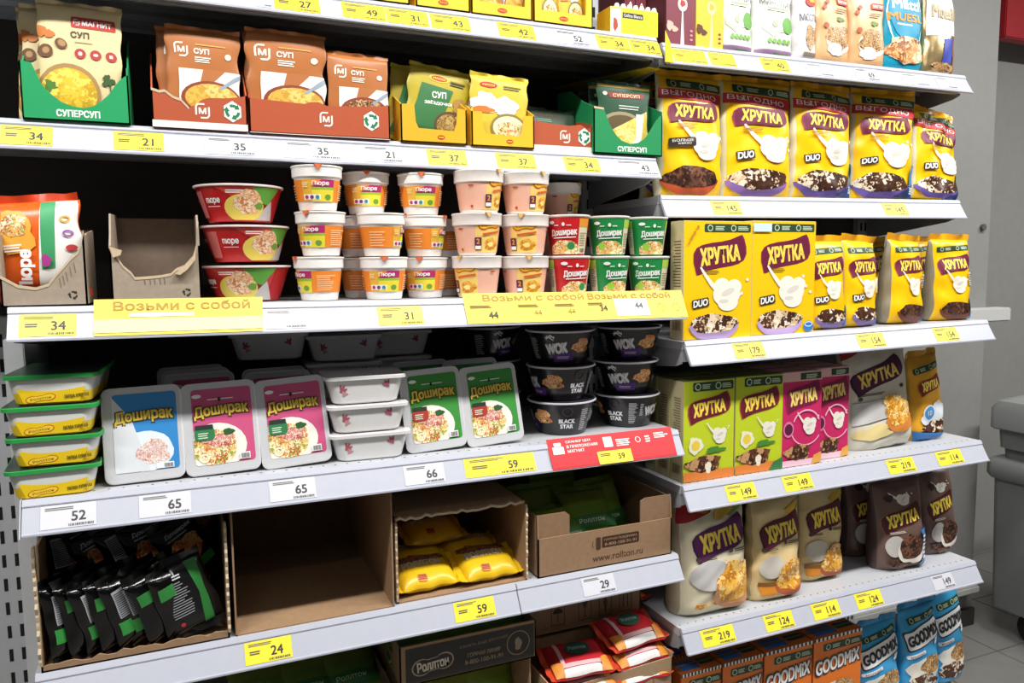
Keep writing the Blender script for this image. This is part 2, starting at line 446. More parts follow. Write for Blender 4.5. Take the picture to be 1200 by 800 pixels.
for y in (-.35, .34):
    MB().prism([(y+.06*math.cos(a), .06+.06*math.sin(a)) for a in [k*PI/8 for k in range(16)]], 'yz', 2.83, 2.87, C('#151515', .7)).build('wheel', ch)
    MB().box(2.82, 2.88, y-.03, y+.03, .09, .125, C('#222222', .6)).build('caster_bracket', ch)
sg = thing('red_sign', 'red hanging sign panel at the top right corner', 'sign')
p0 = at(1178, 43, .9)
MB().box(p0.x, p0.x+.7, .9, .96, p0.z, p0.z+.45, C('#a81420', .5)).build('panel', sg, bevel=.004)
for dx in (.12, .58): MB().tube((p0.x+dx, 0.93, p0.z+.44), (p0.x+dx, 0.93, 3.1), .004, METAL_D, 6).build('hanger_rod', sg)
struct(MB().box(-3, 6, -4, 3, 3.1, 3.2, C('#d8d8d4', .8)), 'ceiling')

# ------------------------------------------------------------------ price tags and rail banners
RL = math.hypot(.0215, .037)
def S_rail(s):
    y = SH[s][0]; ny, nz = -.037/RL, .0215/RL
    def S(p, o):
        k = p[:, 1]/RL; z0 = np.array([zrail(s, x) for x in p[:, 0]])
        return np.stack([p[:, 0], y+.001+.0215*k+ny*(o+.0004), z0+.005+.037*k+nz*(o+.0004)], 1)
    return S
YEL = '#fbe53c'
def price_tag(s, px0, px1, text, colr, where, s0=.003, s1=None, numx=.68, old=None):
    s1 = s1 or RL-.001
    y = SH[s][0]; zz = zrail(s, .5 if s[0] == 'L' else 1.5)+.025
    x0, x1 = xat(px0, y+.01, zz), xat(px1, y+.01, zz); wd, h = x1-x0, s1-s0
    nm = 'yellow' if colr == YEL else 'white'
    colr = '#cfd0d8' if colr == WHITE else colr
    t = thing('price_tag', where[1:] if where[0] == '!' else (nm+' price tag reading '+text+' '+where) if text else nm+' price tag '+where, 'price tag', 'price tags along the shelf rails')
    S = S_rail(s)
    decal(t, S, [('card', [(C(colr, .4), rect(x0, s0, x1, s1))])], L=.2)
    ly = []
    D = '#3a3836'
    if text: ly.append((D, T(text, x0+wd*numx, s0+h*.47, None, min(h*.40, wd*.2), .03)))
    ly.append(('#6b6862', lines(x0+wd*.08, s0+h*.78, x0+wd*(.62 if wd > .05 else .8), s0+h*.93, 2, sum(map(ord, text)) % 97)))
    if colr == YEL: ly.append(('#5a5546', lines(x0+wd*.1, s0+h*.42, x0+wd*.34, s0+h*.62, 2, 5)))
    ly.append(('#4a4844', bars(x0+wd*.5, s0+h*.06, x0+wd*.95, s0+h*.16, 3)))
    decal(t, S, [('lettering', ly)], k0=1, L=.2)
    return t
def banner(s, px0, px1, s0, s1, colr, groups, label):
    y = SH[s][0]; zz = zrail(s, .5)+.03
    x0, x1 = xat(px0, y+.01, zz), xat(px1, y+.01, zz)
    t = thing('rail_banner', label, 'banner', 'advertising strips clipped on the rails'); S = S_rail(s)
    ny, nz = -.037/RL, .0215/RL
    m = MB()
    q = np.array([(x0, s0), (x1, s0), (x1+(.004 if s1 > .06 else 0), s1), (x0, s1)])
    m.loft([[tuple(v) for v in S(q, .0014)], [tuple(v) for v in S(q, .0022)]], C(colr, .45, var=.02)); m.build('strip', t)
    decal(t, S, [(n, [(c, xf(g, dx=x0)) for c, g in l]) for n, l in groups(x1-x0)], off=.0028, L=.2)
    return t
B = 'below '
for a in [('L0', 300, 318, '', WHITE, 'nearest the left end of the topmost shelf'), ('L0', 321, 375, '27', YEL, '!leftmost yellow price tag on the topmost rail'), ('L0', 401, 452, '49', YEL, '!second yellow price tag from the left on the topmost rail'),
          ('L0', 453, 502, '31', YEL, '!third yellow price tag from the left on the topmost rail'), ('L0', 505, 551, '43', YEL, '!fourth yellow price tag from the left on the topmost rail'),
          ('L0', 584, 627, '42', YEL, '!fifth yellow price tag from the left on the topmost rail'), ('L0', 651, 690, '52', WHITE, 'on the topmost rail'), ('L0', 700, 738, '34', YEL, 'second from the joint on the topmost rail'),
          ('L0', 739, 774, '34', YEL, 'next to the joint on the topmost rail'),
          ('R0', 789, 828, '', YEL, 'under the maroon spoon box'), ('R0', 832, 862, '', YEL, 'under the first white porridge packet'), ('R0', 893, 925, '40', YEL, '!yellow price tag under the second white porridge packet'),
          ('R0', 946, 976, '', WHITE, 'under the slim white porridge packet'), ('R0', 1003, 1030, '69', WHITE, '!white price tag under the peach muesli bags'), ('R0', 1057, 1088, '', WHITE, 'under the blue muesli bag'), ('R0', 1098, 1121, '', WHITE, 'under the gold foil muesli bag'),
          ('L1', 0, 62, '34', YEL, 'under the left green soup display'), ('L1', 133, 192, '21', YEL, 'right of the left green soup display'), ('L1', 240, 300, '35', WHITE, 'under the single brown soup display'),
          ('L1', 332, 400, '35', WHITE, 'under the wide brown soup display'), ('L1', 425, 472, '21', WHITE, 'right of the wide brown soup display'), ('L1', 501, 547, '37', YEL, 'under the yellow display with green sachets'),
          ('L1', 582, 628, '37', YEL, 'under the yellow display with yellow sachets'), ('L1', 662, 703, '34', YEL, 'under the low brown display'), ('L1', 722, 772, '43', WHITE, 'under the right green soup display'),
          ('R1', 835, 869, '145', YEL, '!yellow price tag under the second large yellow cereal bag'), ('R1', 1036, 1064, '145', YEL, '!yellow price tag under the fourth large yellow cereal bag'),
          ('L2', 22, 90, '34', YEL, 'under the orange mash packet'), ('L2', 128, 188, '', WHITE, 'on the left yellow take-away banner rail'), ('L2', 310, 360, '', WHITE, 'under the red mash bowls'), ('L2', 443, 496, '31', YEL, 'under the white mash cups'),
          ('R2', 861, 896, '179', YEL, 'under the two yellow cereal boxes'), ('R2', 1006, 1037, '154', YEL, 'under the small bags with DUO print'), ('R2', 1096, 1123, '154', YEL, 'at the right end of its rail'),
          ('L3', 47, 113, '52', WHITE, 'under the stack of yellow trays'), ('L3', 163, 224, '65', WHITE, 'under the blue noodle tray'), ('L3', 316, 370, '65', WHITE, 'under the pink noodle trays'),
          ('L3', 474, 521, '66', WHITE, 'under the first green noodle tray'), ('L3', 545, 627, '59', YEL, 'under the second green noodle tray'),
          ('R3', 852, 886, '149', YEL, 'under the lime cereal boxes'), ('R3', 919, 952, '149', YEL, 'under the pink cereal boxes'), ('R3', 1041, 1072, '219', YEL, 'under the cream corn flake bag of the middle shelf'), ('R3', 1099, 1128, '114', YEL, 'under the yellow cereal bag at the shelf end'),
          ('L4', 287, 342, '24', YEL, 'under the empty brown carton'), ('L4', 533, 580, '59', YEL, 'under the carton with yellow packets'), ('L4', 683, 721, '29', WHITE, 'under the low brown noodle carton'),
          ('R4', 823, 861, '219', YEL, 'under the large cream corn flake bag'), ('R4', 897, 930, '124', YEL, 'under the second cream cereal bag'), ('R4', 953, 984, '114', YEL, 'right of the cream cereal bags'), ('R4', 1004, 1034, '124', YEL, 'below the gap between the cereal bags'), ('R4', 1094, 1118, '149', WHITE, 'under the brown cereal bags')]:
    price_tag(*a)
OCH = '#a87f1c'
banner('L2', 110, 307, -.001, .066, '#ecd23c', lambda w_: [('lettering', [(OCH, T('Возьми с собой', w_*.52, .053, w_*.82, .017, .03)), ('#e9e9ee', rect(w_*.2, .032, w_*.58, .039)), ('#fbeea0', rect(w_*.0, .004, w_*1, .028))])], 'yellow banner reading Возьми с собой under the torn empty carton')
def bn(w_):
    L_ = [(OCH, T('Возьми с собой', w_*.30, .055, w_*.44, .0145, .03)), (OCH, T('Возьми с собой', w_*.74, .055, w_*.40, .0145, .03)), (WHITE, rect(w_*.655, .006, w_*.815, .047)), ('#3a3836', J(T('44', w_*.11, .017, None, .014, .03), T('34', w_*.60, .026, None, .013, .03), T('44', w_*.77, .03, None, .014, .03))),
          ('#9a8420', J(T('44', w_*.30, .02, None, .012, .02), T('44', w_*.45, .021, None, .012, .02), lines(w_*.02, .033, w_*.14, .04, 2, 4), lines(w_*.22, .033, w_*.34, .04, 2, 4), lines(w_*.38, .033, w_*.5, .04, 2, 4), lines(w_*.53, .034, w_*.63, .041, 2, 4), ring(w_*.88, .025, .009, .009, .001), ring(w_*.955, .025, .009, .009, .001)))]
    return [('lettering', L_)]
banner('L2', 546, 803, -.001, .066, '#efd43a', bn, 'long yellow banner repeating Возьми с собой under the small noodle cups')
def red(w_):
    return [('lettering', [('#c8242c', rect(0, .0, w_, .026)), (WHITE, J(T('СКАНЕР ЦЕН', w_*.235, .0535, w_*.19, .0065, .03), T('В ПРИЛОЖЕНИИ', w_*.26, .0435, w_*.24, .0065, .03), T('МАГНИТ', w_*.205, .0335, w_*.13, .0065, .03),
        rect(w_*.03, .029, w_*.115, .045), rr(w_*.045, .046, w_*.1, .054, .002), rr(w_*.43, .033, w_*.5, .056, .002), lines(w_*.53, .033, w_*.66, .05, 4, 3), ring(w_*.71, .043, .006, .006, .0015), lines(w_*.77, .035, w_*.82, .052, 3, 3), lines(w_*.85, .042, w_*.97, .056, 3, 8))), (YEL, rect(w_*.36, -.003, w_*.63, .025)), ('#3a3836', J(T('59', w_*.545, .011, None, .012, .03), lines(w_*.38, .014, w_*.46, .021, 2, 2)))])]
banner('L3', 645, 790, -.003, .064, '#e0202a', red, 'red banner reading СКАНЕР ЦЕН В ПРИЛОЖЕНИИ МАГНИТ with a yellow price')
wg = thing('price_strip', 'folded yellow price strip hanging at the joint of the top shelves', 'price strip')
MB().prism([(1.0225, 1.94), (1.036, 1.915), (1.045, 1.872), (1.0225, 1.872)], 'xz', .092, .0935, C('#e6c820', .5)).build('strip', wg)
MB().loft([[(.90, .42, 1.872), (1.03, .42, 1.872), (1.036, .13, 1.866), (1.0, .13, 1.866)], [(.90, .42, 1.8735), (1.03, .42, 1.8735), (1.036, .13, 1.8675), (1.0, .13, 1.8675)]], C('#c9b020', .6)).build('underside_flap', wg)

# ------------------------------------------------------------------ package builders (local: x right, y into the shelf, z up, base at z = 0)
def bag(root, w, h, t, mat, seed, p=3.0, seal=.014, sealmat=None, wr=.0016, side=None, both=False, cell=.0062, body='body', flare=.0):
    q = random.Random(seed)
    K = [(q.uniform(.3, 1), q.uniform(-75, 75), q.uniform(15, 85), q.uniform(0, 6.3)) for _ in range(4)]+[(q.uniform(.15, .35), q.uniform(-160, 160), q.uniform(-160, 160), q.uniform(0, 6.3)) for _ in range(2)]
    E = [(q.uniform(.3, 1), q.uniform(30, 140), q.uniform(0, 6.3)) for _ in range(3)]
    def N(x, z): return sum(a*np.sin(kx*x+kz*z+f) for a, kx, kz, f in K)/2.2
    def W(z): s = np.clip(z/h, 0, 1); return w*(.955+.045*np.abs(2*s-1)**2.2)
    def TH(z):
        s = np.clip(z/h, 0, 1)
        if both: return t/2*np.maximum(0, 1-np.abs(2*s-1)**3.2)**.6+.0009
        b = .62+.38*(1-(1-np.minimum(s/.10, 1))**2)
        return t/2*b*np.maximum(0, 1-s**2.7)**.7+.0012
    def edge(u, z): return .0024*np.sign(u)*np.abs(u)**3*sum(a*np.sin(k*z+f) for a, k, f in E)/1.5
    def surf(x, z, off, back):
        u = np.clip(2*x/W(z), -1, 1); s = np.clip(z/h, 0, 1)
        d = TH(z)*np.maximum(0, 1-np.abs(u)**p)**.55
        fade = (1-np.abs(u)**6)*np.minimum(1, d/.004)
        amp = wr*(.55+.9*np.abs(2*s-1)**2+.5*u**2)
        y = d+amp*N(x, z)*fade
        y = -(y+off) if not back else d+amp*N(-x, z*1.1)*fade*.6
        return np.stack([x+edge(u, z), y, z+0*x], -1)
    def S(P, off): return surf(P[:, 0], P[:, 1], off, False)
    nx, nz = max(8, int(w/cell)), max(8, int(h/cell))
    us = np.sin(np.linspace(-PI/2, PI/2, nx+1)); zs = np.linspace(0, 1, nz+1)*h
    U, Z = np.meshgrid(us, zs); X = U*W(Z)/2
    F_ = surf(X, Z, 0, False); B_ = surf(X, Z, 0, True)
    m = MB(); sm = side or mat; n = nx+1
    def idx(j, i): return j*n+i
    v = list(map(tuple, F_.reshape(-1, 3)))+list(map(tuple, B_.reshape(-1, 3))); o = n*(nz+1)
    fa, fb = [], []
    for j in range(nz):
        for i in range(nx):
            a = (idx(j, i), idx(j, i+1), idx(j+1, i+1), idx(j+1, i))
            (fb if (side and (abs(us[i])+abs(us[i+1]))/2 > .93) else fa).append(a)
            b = tuple(o+k for k in a[::-1]); fb.append(b) if side else fa.append(b)
    for i in range(nx):
        fa.append((idx(0, i+1), idx(0, i), o+idx(0, i), o+idx(0, i+1))); fa.append((idx(nz, i), idx(nz, i+1), o+idx(nz, i+1), o+idx(nz, i)))
    m.v = v; m.f = fa+fb; m.m = [m.mi(mat)]*len(fa)+([m.mi(sm)]*len(fb))
    ob = m.build(body, root, smooth=4, fix=False)
    def strip(z0, z1, name):
        k = MB(); n2 = max(10, int(w/.006)); rf, rb = [], []
        for zi in np.linspace(z0, z1, 4):
            f = (zi-z0)/(z1-z0)
            for side_, lst in ((-1, rf), (1, rb)):
                row = []
                for i in range(n2+1):
                    x = (-1+2*i/n2)*W(h)/2
                    y = side_*.0008+f*(.004*math.sin(x*70+seed)+.0025*math.sin(x*160+2*seed)+flare)
                    row.append((x, y, zi+.0012*math.sin(x*90+seed)*f))
                lst.append(row)
        rows = [a+b[::-1] for a, b in zip(rf, rb)]
        k.loft(rows, sealmat or mat); k.build(name, root, smooth=.7)
    if seal:
        strip(h-.001, h+seal, 'top_seal')
        if both: strip(.001, -seal, 'bottom_seal')
    return S
def carton(root, w, h, d, front, side, top):
    MB().box(-w/2, w/2, 0, d, 0, h, front, [side, top, front, side, side, side]).build('carton_body', root, bevel=.0012)
    return S_front(0)
def open_box(root, w, d, hb, prof, sprof, mo, mi=None, th=.0025, back=True, top=None, mfront=None):
    """open display carton: front panel with top-edge profile prof [(x,z)...], side panels with profile sprof [(y,z)...]"""
    mi = mi or mo
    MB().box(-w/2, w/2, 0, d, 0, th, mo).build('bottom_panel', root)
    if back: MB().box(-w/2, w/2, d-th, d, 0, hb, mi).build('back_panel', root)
    if prof: MB().prism([(-w/2, 0)]+prof+[(w/2, 0)], 'xz', 0, th, mfront or mo).build('front_panel', root)
    for s in (-1, 1):
        x0 = -w/2 if s < 0 else w/2-th
        MB().prism([(0, 0)]+sprof+[(d, 0)], 'yz', x0, x0+th, mo).build('side_panel', root)
    if top: MB().box(-w/2, w/2, top, d, hb-th, hb, mo).build('top_panel', root)
def torn(x0, x1, z0, z1, n, amp, seed):
    q = random.Random(seed); return [(x0+(x1-x0)*i/n, z0+(z1-z0)*i/n+q.uniform(-amp, amp)) for i in range(n+1)]
def recycle(cx, cz, r):
    out = []
    for k in range(3):
        a = 90+120*k; out.append(ring(cx, cz, r*.7, r*.7, r*.34, a-40, a+25, 5))
        b = math.radians(a-55); c = math.radians(a-35); px, pz = cx+r*.7*math.cos(c), cz+r*.7*math.sin(c)
        t = (math.sin(c), -math.cos(c)); n = (math.cos(c), math.sin(c))
        out.append(A([[(px+n[0]*r*.38, pz+n[1]*r*.38), (px-n[0]*r*.38, pz-n[1]*r*.38), (px+t[0]*r*.5, pz+t[1]*r*.5)]]))
    return J(*out)
def m_logo(cx, cz, s):
    t = s*.13
    return J(stroke([(cx-s*.15, cz-s*.5), (cx+s*.3, cz-s*.5), (cx+s*.45, cz-s*.35), (cx+s*.45, cz+s*.3)], t), stroke([(cx+s*.15, cz+s*.5), (cx-s*.3, cz+s*.5), (cx-s*.45, cz+s*.35), (cx-s*.45, cz-s*.3)], t), T('М', cx, cz, s*.5, s*.42, .06))
def peanut(cx, cz, w, h, rot=0):
    return xf(J(ell(-w*.27, 0, w*.23, h*.5), ell(w*.27, 0, w*.23, h*.5), rect(-w*.27, -h*.38, w*.27, h*.38)), rot, dx=cx, dz=cz)
def wavy(cx, cz, w, h, rot=0, k=1.0):
    """rounded flag shape: bulging left end, flicked-up right corner"""
    p = [(-.46, -.53), (-.47, -.42), (-.50, -.12), (-.485, .15), (-.42, .30), (-.32, .37), (-.15, .40), (.05, .40), (.22, .43), (.36, .50), (.44, .53), (.475, .40), (.50, .15), (.495, -.08), (.44, -.26), (.34, -.34), (.20, -.38), (.0, -.39), (-.18, -.41), (-.32, -.46), (-.40, -.52)]
    return xf(poly([(x*w*k, z*h*k) for x, z in p]), rot, dx=cx, dz=cz)
MAR = '#6b1438'; LET = '#ffdf55'
def khr(cx, cz, w, h, bg=MAR, edge='#8c2a4e', let=LET, rot=3):
    return ('logo', [(edge, wavy(cx, cz, w, h, rot, 1.06)), (bg, wavy(cx, cz, w, h, rot)), (let, T('ХРУТКА', cx, cz, w*.77, h*.52, .045, rot, grow=-.08))])
def green_strip(x0, z0, x1, z1, rot=0):
    w, h = x1-x0, z1-z0
    return ('claim_strip', [('#24452a', xf(rr(-w/2, -h/2, w/2, h/2, h*.2), rot, dx=(x0+x1)/2, dz=(z0+z1)/2)),
        ('#c9d8b8', xf(J(ring(-w*.38, 0, h*.34, h*.34, h*.12), ring(w*.12, 0, h*.34, h*.34, h*.12), lines(-w*.27, -h*.25, -w*.02, h*.3, 3, 4), lines(w*.22, -h*.25, w*.46, h*.3, 3, 6)), rot, dx=(x0+x1)/2, dz=(z0+z1)/2))])
CH_DUO = food(['#e8d3b4', '#4a2a1c', '#f2e6d2', '#5a3420', '#d8b890', '#3a2016'], 62)
CH_DARK = food(['#3a221a', '#5a3626', '#24140f', '#7a4c34'], 75)
FLAKES = food(['#e8a838', '#f0c060', '#d08a24', '#f6d896', '#c27a20'], 70)
CHOC = food(['#5a3322', '#3a2016', '#c99a6a', '#7a4a30'], 60)
GRAN = food(['#b98a54', '#7a5430', '#e0c090', '#5a3a22', '#d0a060'], 130)
NOOD = food(['#f0dca0', '#e0b860', '#c0583a', '#f6ecc8', '#8aa848', '#d88a5a'], 110)
def bowl(cx, cz, rx, rz, fd, bc):
    pts = [(cx+rx*math.cos(a), cz+rz*1.25*math.sin(a)) for a in [PI+PI*i/14 for i in range(15)]]
    return ('bowl_picture', [(bc, fan(pts, (cx, cz))), (fd, blob(cx, cz+rz*.12, rx*.96, rz*.75, int(cx*1000)+3, amp=.10))])
def splash(cx, cz, rx, rz, seed):
    """poured milk: a soft pool with lobes, a thin stream and droplets"""
    q = random.Random(seed); n = 14
    st = [(cx-rx*(.4+1.5*i/n), cz+rz*(.2+1.7*(i/n)**1.5)) for i in range(n+1)]
    stream = J(*[stroke(st[i:i+2], rx*(.42-.30*i/n)) for i in range(n)], *[ell(x, z, rx*(.21-.15*i/n), n=10) for i, (x, z) in enumerate(st)])
    lobes = J(ell(cx, cz, rx, rz*.9), ell(cx+rx*.55, cz+rz*.5, rx*.55, rz*.55), ell(cx-rx*.35, cz+rz*.55, rx*.6, rz*.6), ell(cx+rx*.1, cz-rz*.6, rx*.75, rz*.6), *[ell(cx+rx*q.uniform(.8, 1.6), cz+rz*q.uniform(-.2, 1.3), rx*.10, n=8) for _ in range(4)])
    return ('milk_picture', [('#f3eee0', J(stream, lobes)), ('#dcd6cc', J(xf(ell(0, 0, rx*.5, rz*.22), 20, dx=cx+rx*.1, dz=cz+rz*.15), ell(cx-rx*.2, cz-rz*.5, rx*.35, rz*.14)))])
def duo(cx, cz, s, rot=8):
    return ('lettering', [('#2a2020', xf(rr(-s*.55, -s*.24, s*.55, s*.24, s*.08), rot, dx=cx, dz=cz)), (WHITE, T('DUO', cx, cz, s*.92, s*.34, .05, rot, .15))])
def clipg(groups, x0, z0, x1, z1):
    return [(n, [(c, clip(s, x0, z0, x1, z1)) for c, s in l]) for n, l in groups]
def bag_print(root, S, groups, w, h, L=.0045, m=.475, off=.0010, step=.0005):
    g = [(n, [(c, s) for c, s in l if len(s)]) for n, l in clipg(groups, -w*m, h*.012, w*m, h*.985)]
    decal(root, S, [x for x in g if x[1]], L=L, off=off, step=step)

# ---- cereal bags and boxes
Y1 = foil('#ffc70e', .3); Y2 = foil('#f3b01a', .35)
def cereal_bag(label, w, h, t, seed, kind, group):
    r = thing('cereal_bag', label, 'cereal bag', group)
    if kind.startswith('big'):
        S = bag(r, w, h, t, Y1, seed, 3.2, .012, Y2, .0062, side=foil('#d9cfae', .35))
        g = [green_strip(-.36*w, .885*h, .48*w, .955*h, -2), ('value_band', [('#bf1f2b', poly([(-.5*w, .80*h), (.5*w, .775*h), (.5*w, .865*h), (-.5*w, .885*h)])), (WHITE, T('ВЫГОДНО', -.04*w, .832*h, .80*w, .052*h, .0, -3))]),
             khr(-.02*w, .69*h, .72*w, .175*h, rot=-2), splash(.12*w, .42*h, .20*w, .10*h, seed)]
        bc = {'big1': '#c4542a', 'big2': '#8c6ab0', 'big3': '#6a54a0'}[kind]
        if kind == 'big1':
            g += [('lettering', [('#3a2a24', xf(rr(-.18*w, -.035*h, .18*w, .035*h, .004), 4, dx=-.22*w, dz=.44*h)), (WHITE, J(T('БОЛЬШЕ', -.22*w, .452*h, .28*w, .022*h, .03, 4), T('какао', -.2*w, .428*h, .18*w, .016*h, .02, 4)))])]
        else: g += [duo(-.27*w, .355*h, .2*w)]
        g += [bowl(-.08*w, .14*h, .40*w, .12*h, CH_DARK if kind == 'big1' else CH_DUO, bc)]
        if kind == 'big3': g += [('blue_corner', [('#2f86c4', poly([(.30*w, .02*h), (.5*w, .02*h), (.5*w, .36*h), (.40*w, .30*h)])), ('#1e3f7a', poly([(.1*w, .02*h), (.5*w, .02*h), (.5*w, .18*h)])), (WHITE, lines(.36*w, .06*h, .46*w, .13*h, 4, 3))])]
        g += [('small_print', [('#8a5a1a', J(lines(-.3*w, .565*h, 0, .595*h, 3, seed)))])]
    elif kind in ('small', 'smalldark'):
        S = bag(r, w, h, t, Y1, seed, 4.5, .016, Y2, .0048, side=foil('#8f8672' if kind == 'smalldark' else '#c2b48a', .4), flare=-.004)
        g = [green_strip(-.40*w, .86*h, .42*w, .925*h, 4), khr(-.01*w, .70*h, .76*w, .21*h, rot=4), splash(.06*w, .45*h, .17*w, .09*h, seed)]
        if kind == 'small': g += [duo(-.22*w, .34*h, .28*w)]
        else: g += [('side_panel_print', [('#e8dcc0', rect(.30*w, .44*h, .46*w, .60*h)), ('#5b6a78', lines(.31*w, .45*h, .45*w, .59*h, 5, 2))])]
        g += [bowl(.0, .14*h, .40*w, .11*h, CH_DUO if kind == 'small' else CH_DARK, '#8c74b4' if kind == 'small' else '#7a3a24'), ('blue_corner', [('#3a78b8', poly([(.28*w, .02*h), (.5*w, .02*h), (.5*w, .32*h)]))])]
    elif kind == 'corn':
        S = bag(r, w, h, t, foil('#efe5c6', .4), seed, 4.5, .014, foil('#d8c79a', .4), .0045, side=foil('#bdb296', .5))
        g = [('red_corner', [('#b5262c', poly([(-.5*w, .98*h), (.12*w, .98*h), (-.05*w, .86*h), (-.5*w, .78*h)])), (FLAKES, blob(-.12*w, .90*h, .12*w, .04*h, seed))]), ('corn_picture', [('#7aa04a', poly([(.0, .84*h), (.4*w, .97*h), (.42*w, .88*h), (.2*w, .82*h)])), ('#e8bf4a', xf(ell(0, 0, .2*w, .045*h), 28, dx=.16*w, dz=.88*h))]),
             khr(.03*w, .65*h, .72*w, .27*h, '#5a1c58', '#3f1440', rot=9), ('icons', [('#4a4038', J(ell(-.30*w, .50*h, .03*w, .021*h), ell(.14*w, .545*h, .03*w, .021*h), lines(-.25*w, .49*h, .02*w, .515*h, 2, 4), lines(.19*w, .53*h, .42*w, .56*h, 2, 5)))]),
             ('clear_window', [('#c9c6c4', ell(-.14*w, .36*h, .26*w, .13*h))]), ('flake_scatter', [(FLAKES, J(blob(-.26*w, .10*h, .1*w, .022*h, 3), blob(-.02*w, .115*h, .11*w, .025*h, 5)))]),
             ('bowl_picture', [('#d89a6a', ell(.18*w, .18*h, .30*w, .135*h)), (FLAKES, blob(.18*w, .25*h, .28*w, .14*h, 8, amp=.12)), (FLAKES, blob(.22*w, .37*h, .19*w, .09*h, 18, amp=.2))])]
    elif kind == 'honey':
        S = bag(r, w, h, t, foil('#e4cb94', .4), seed, 4.0, .016, foil('#cdb070', .4), .0042, side=foil('#bfa97a', .5))
        g = [('corn_picture', [('#7aa04a', poly([(.1*w, .84*h), (.46*w, .95*h), (.48*w, .86*h), (.3*w, .82*h)])), ('#e0b040', xf(ell(0, 0, .16*w, .035*h), 30, dx=.26*w, dz=.86*h))]), khr(.02*w, .66*h, .76*w, .26*h, '#5c1a30', '#3f1020', rot=9),
             ('icons', [('#4a3828', J(ell(-.32*w, .50*h, .035*w, .02*h), ell(.08*w, .545*h, .035*w, .02*h), lines(-.26*w, .49*h, .0, .515*h, 2, 4), lines(.13*w, .53*h, .42*w, .56*h, 2, 5)))]), ('clear_window', [('#cfc8bc', ell(-.18*w, .33*h, .22*w, .11*h))]), ('honey_picture', [('#d9892a', blob(-.22*w, .12*h, .17*w, .06*h, 4)), ('#8a5a20', rect(-.4*w, .15*h, -.1*w, .19*h))]),
             ('bowl_picture', [('#b55a3a', ell(.17*w, .15*h, .30*w, .11*h)), (FLAKES, blob(.17*w, .21*h, .29*w, .115*h, 9, amp=.12)), (FLAKES, blob(.2*w, .31*h, .2*w, .075*h, 19, amp=.2))])]
    elif kind == 'brown':
        S = bag(r, w, h, t, foil('#6f574e', .4), seed, 4.5, .014, foil('#5e4840', .4), .0042, side=foil('#4c3b36', .5))
        g = [khr(-.02*w, .60*h, .78*w, .25*h, '#4a1420', '#8a5a4a', rot=8), splash(.02*w, .80*h, .14*w, .05*h, seed), ('icons', [('#3a2420', blob(-.26*w, .84*h, .08*w, .04*h, 2)), ('#cdbfae', lines(-.3*w, .44*h, .1*w, .47*h, 2, 4))]), ('clear_window', [('#bdb7b2', ell(-.22*w, .30*h, .17*w, .12*h))]),
             ('bowl_picture', [('#eae2d6', ell(.10*w, .23*h, .29*w, .16*h)), (CH_DARK, blob(.10*w, .27*h, .25*w, .14*h, 8, amp=.1))]), ('cocoa_scatter', [(CH_DARK, J(blob(-.1*w, .07*h, .2*w, .035*h, 3), blob(-.3*w, .13*h, .1*w, .03*h, 4)))])]
        if seed % 2: g += [('blue_ribbon', [('#3a84c8', poly([(.24*w, .0), (.5*w, .03*h), (.5*w, .48*h), (.28*w, .44*h), (.40*w, .25*h)])), (WHITE, lines(.33*w, .1*h, .46*w, .4*h, 6, 6))])]
    elif kind == 'silver':
        S = bag(r, w, h, t, foil('#ddd6c4', .3), seed, 4.0, .016, foil('#c8bfa8', .4), .0055, side=foil('#b7ae98', .4))
        g = [khr(-.02*w, .70*h, .74*w, .23*h, '#4e1640', '#3a1030', '#f0cf60', rot=11), ('red_corner', [('#b03028', poly([(-.5*w, .98*h), (-.1*w, .98*h), (-.5*w, .86*h)]))]), ('icons', [('#4a4440', J(lines(-.3*w, .525*h, .1*w, .55*h, 2, 3), ell(-.32*w, .50*h, .03*w, .018*h), ell(.3*w, .58*h, .03*w, .018*h)))]),
             ('clear_window', [('#c4c2c0', poly([(-.42*w, .25*h), (.05*w, .30*h), (.05*w, .48*h), (-.42*w, .46*h)]))]), ('flake_scatter', [('#e4cf90', J(blob(-.2*w, .16*h, .26*w, .05*h, 3), blob(-.1*w, .22*h, .12*w, .03*h, 5)))]), ('bowl_picture', [('#d8863a', ell(.22*w, .25*h, .22*w, .11*h)), (FLAKES, blob(.20*w, .34*h, .21*w, .13*h, 8, amp=.14)), (FLAKES, blob(.12*w, .45*h, .15*w, .06*h, 18, amp=.2))])]
    elif kind == 'star':
        S = bag(r, w, h, t, foil('#e8a92c', .35), seed, 4.0, .016, foil('#d99a24', .4), .0045, side=foil('#c8a040', .4))
        g = [green_strip(-.40*w, .82*h, .42*w, .89*h, 6), khr(.0, .66*h, .66*w, .19*h, '#7a2a1c', '#b0602a', rot=6), ('milk_picture', [('#e9edf2', blob(.18*w, .34*h, .22*w, .12*h, 4)), ('#dfe7ee', blob(-.1*w, .3*h, .25*w, .12*h, 9))]), ('badge', [('#e8f0f6', ell(-.14*w, .34*h, .17*w, .095*h)), ('#4a90c8', ell(-.14*w, .34*h, .145*w, .08*h)), (WHITE, T('10', -.14*w, .34*h, .12*w, .06*h))]), ('cereal_picture', [(CH_DUO, blob(.04*w, .17*h, .38*w, .07*h, 5))]), ('blue_base', [('#2f7ac0', poly([(-.5*w, .0), (.5*w, 0), (.5*w, .06*h), (0, .09*h), (-.5*w, .14*h)]))])]
    elif kind == 'goodmix':
        S = bag(r, w, h, t, foil('#3fa4d8', .3), seed, 3.4, .016, foil('#2f92c8', .35), .004)
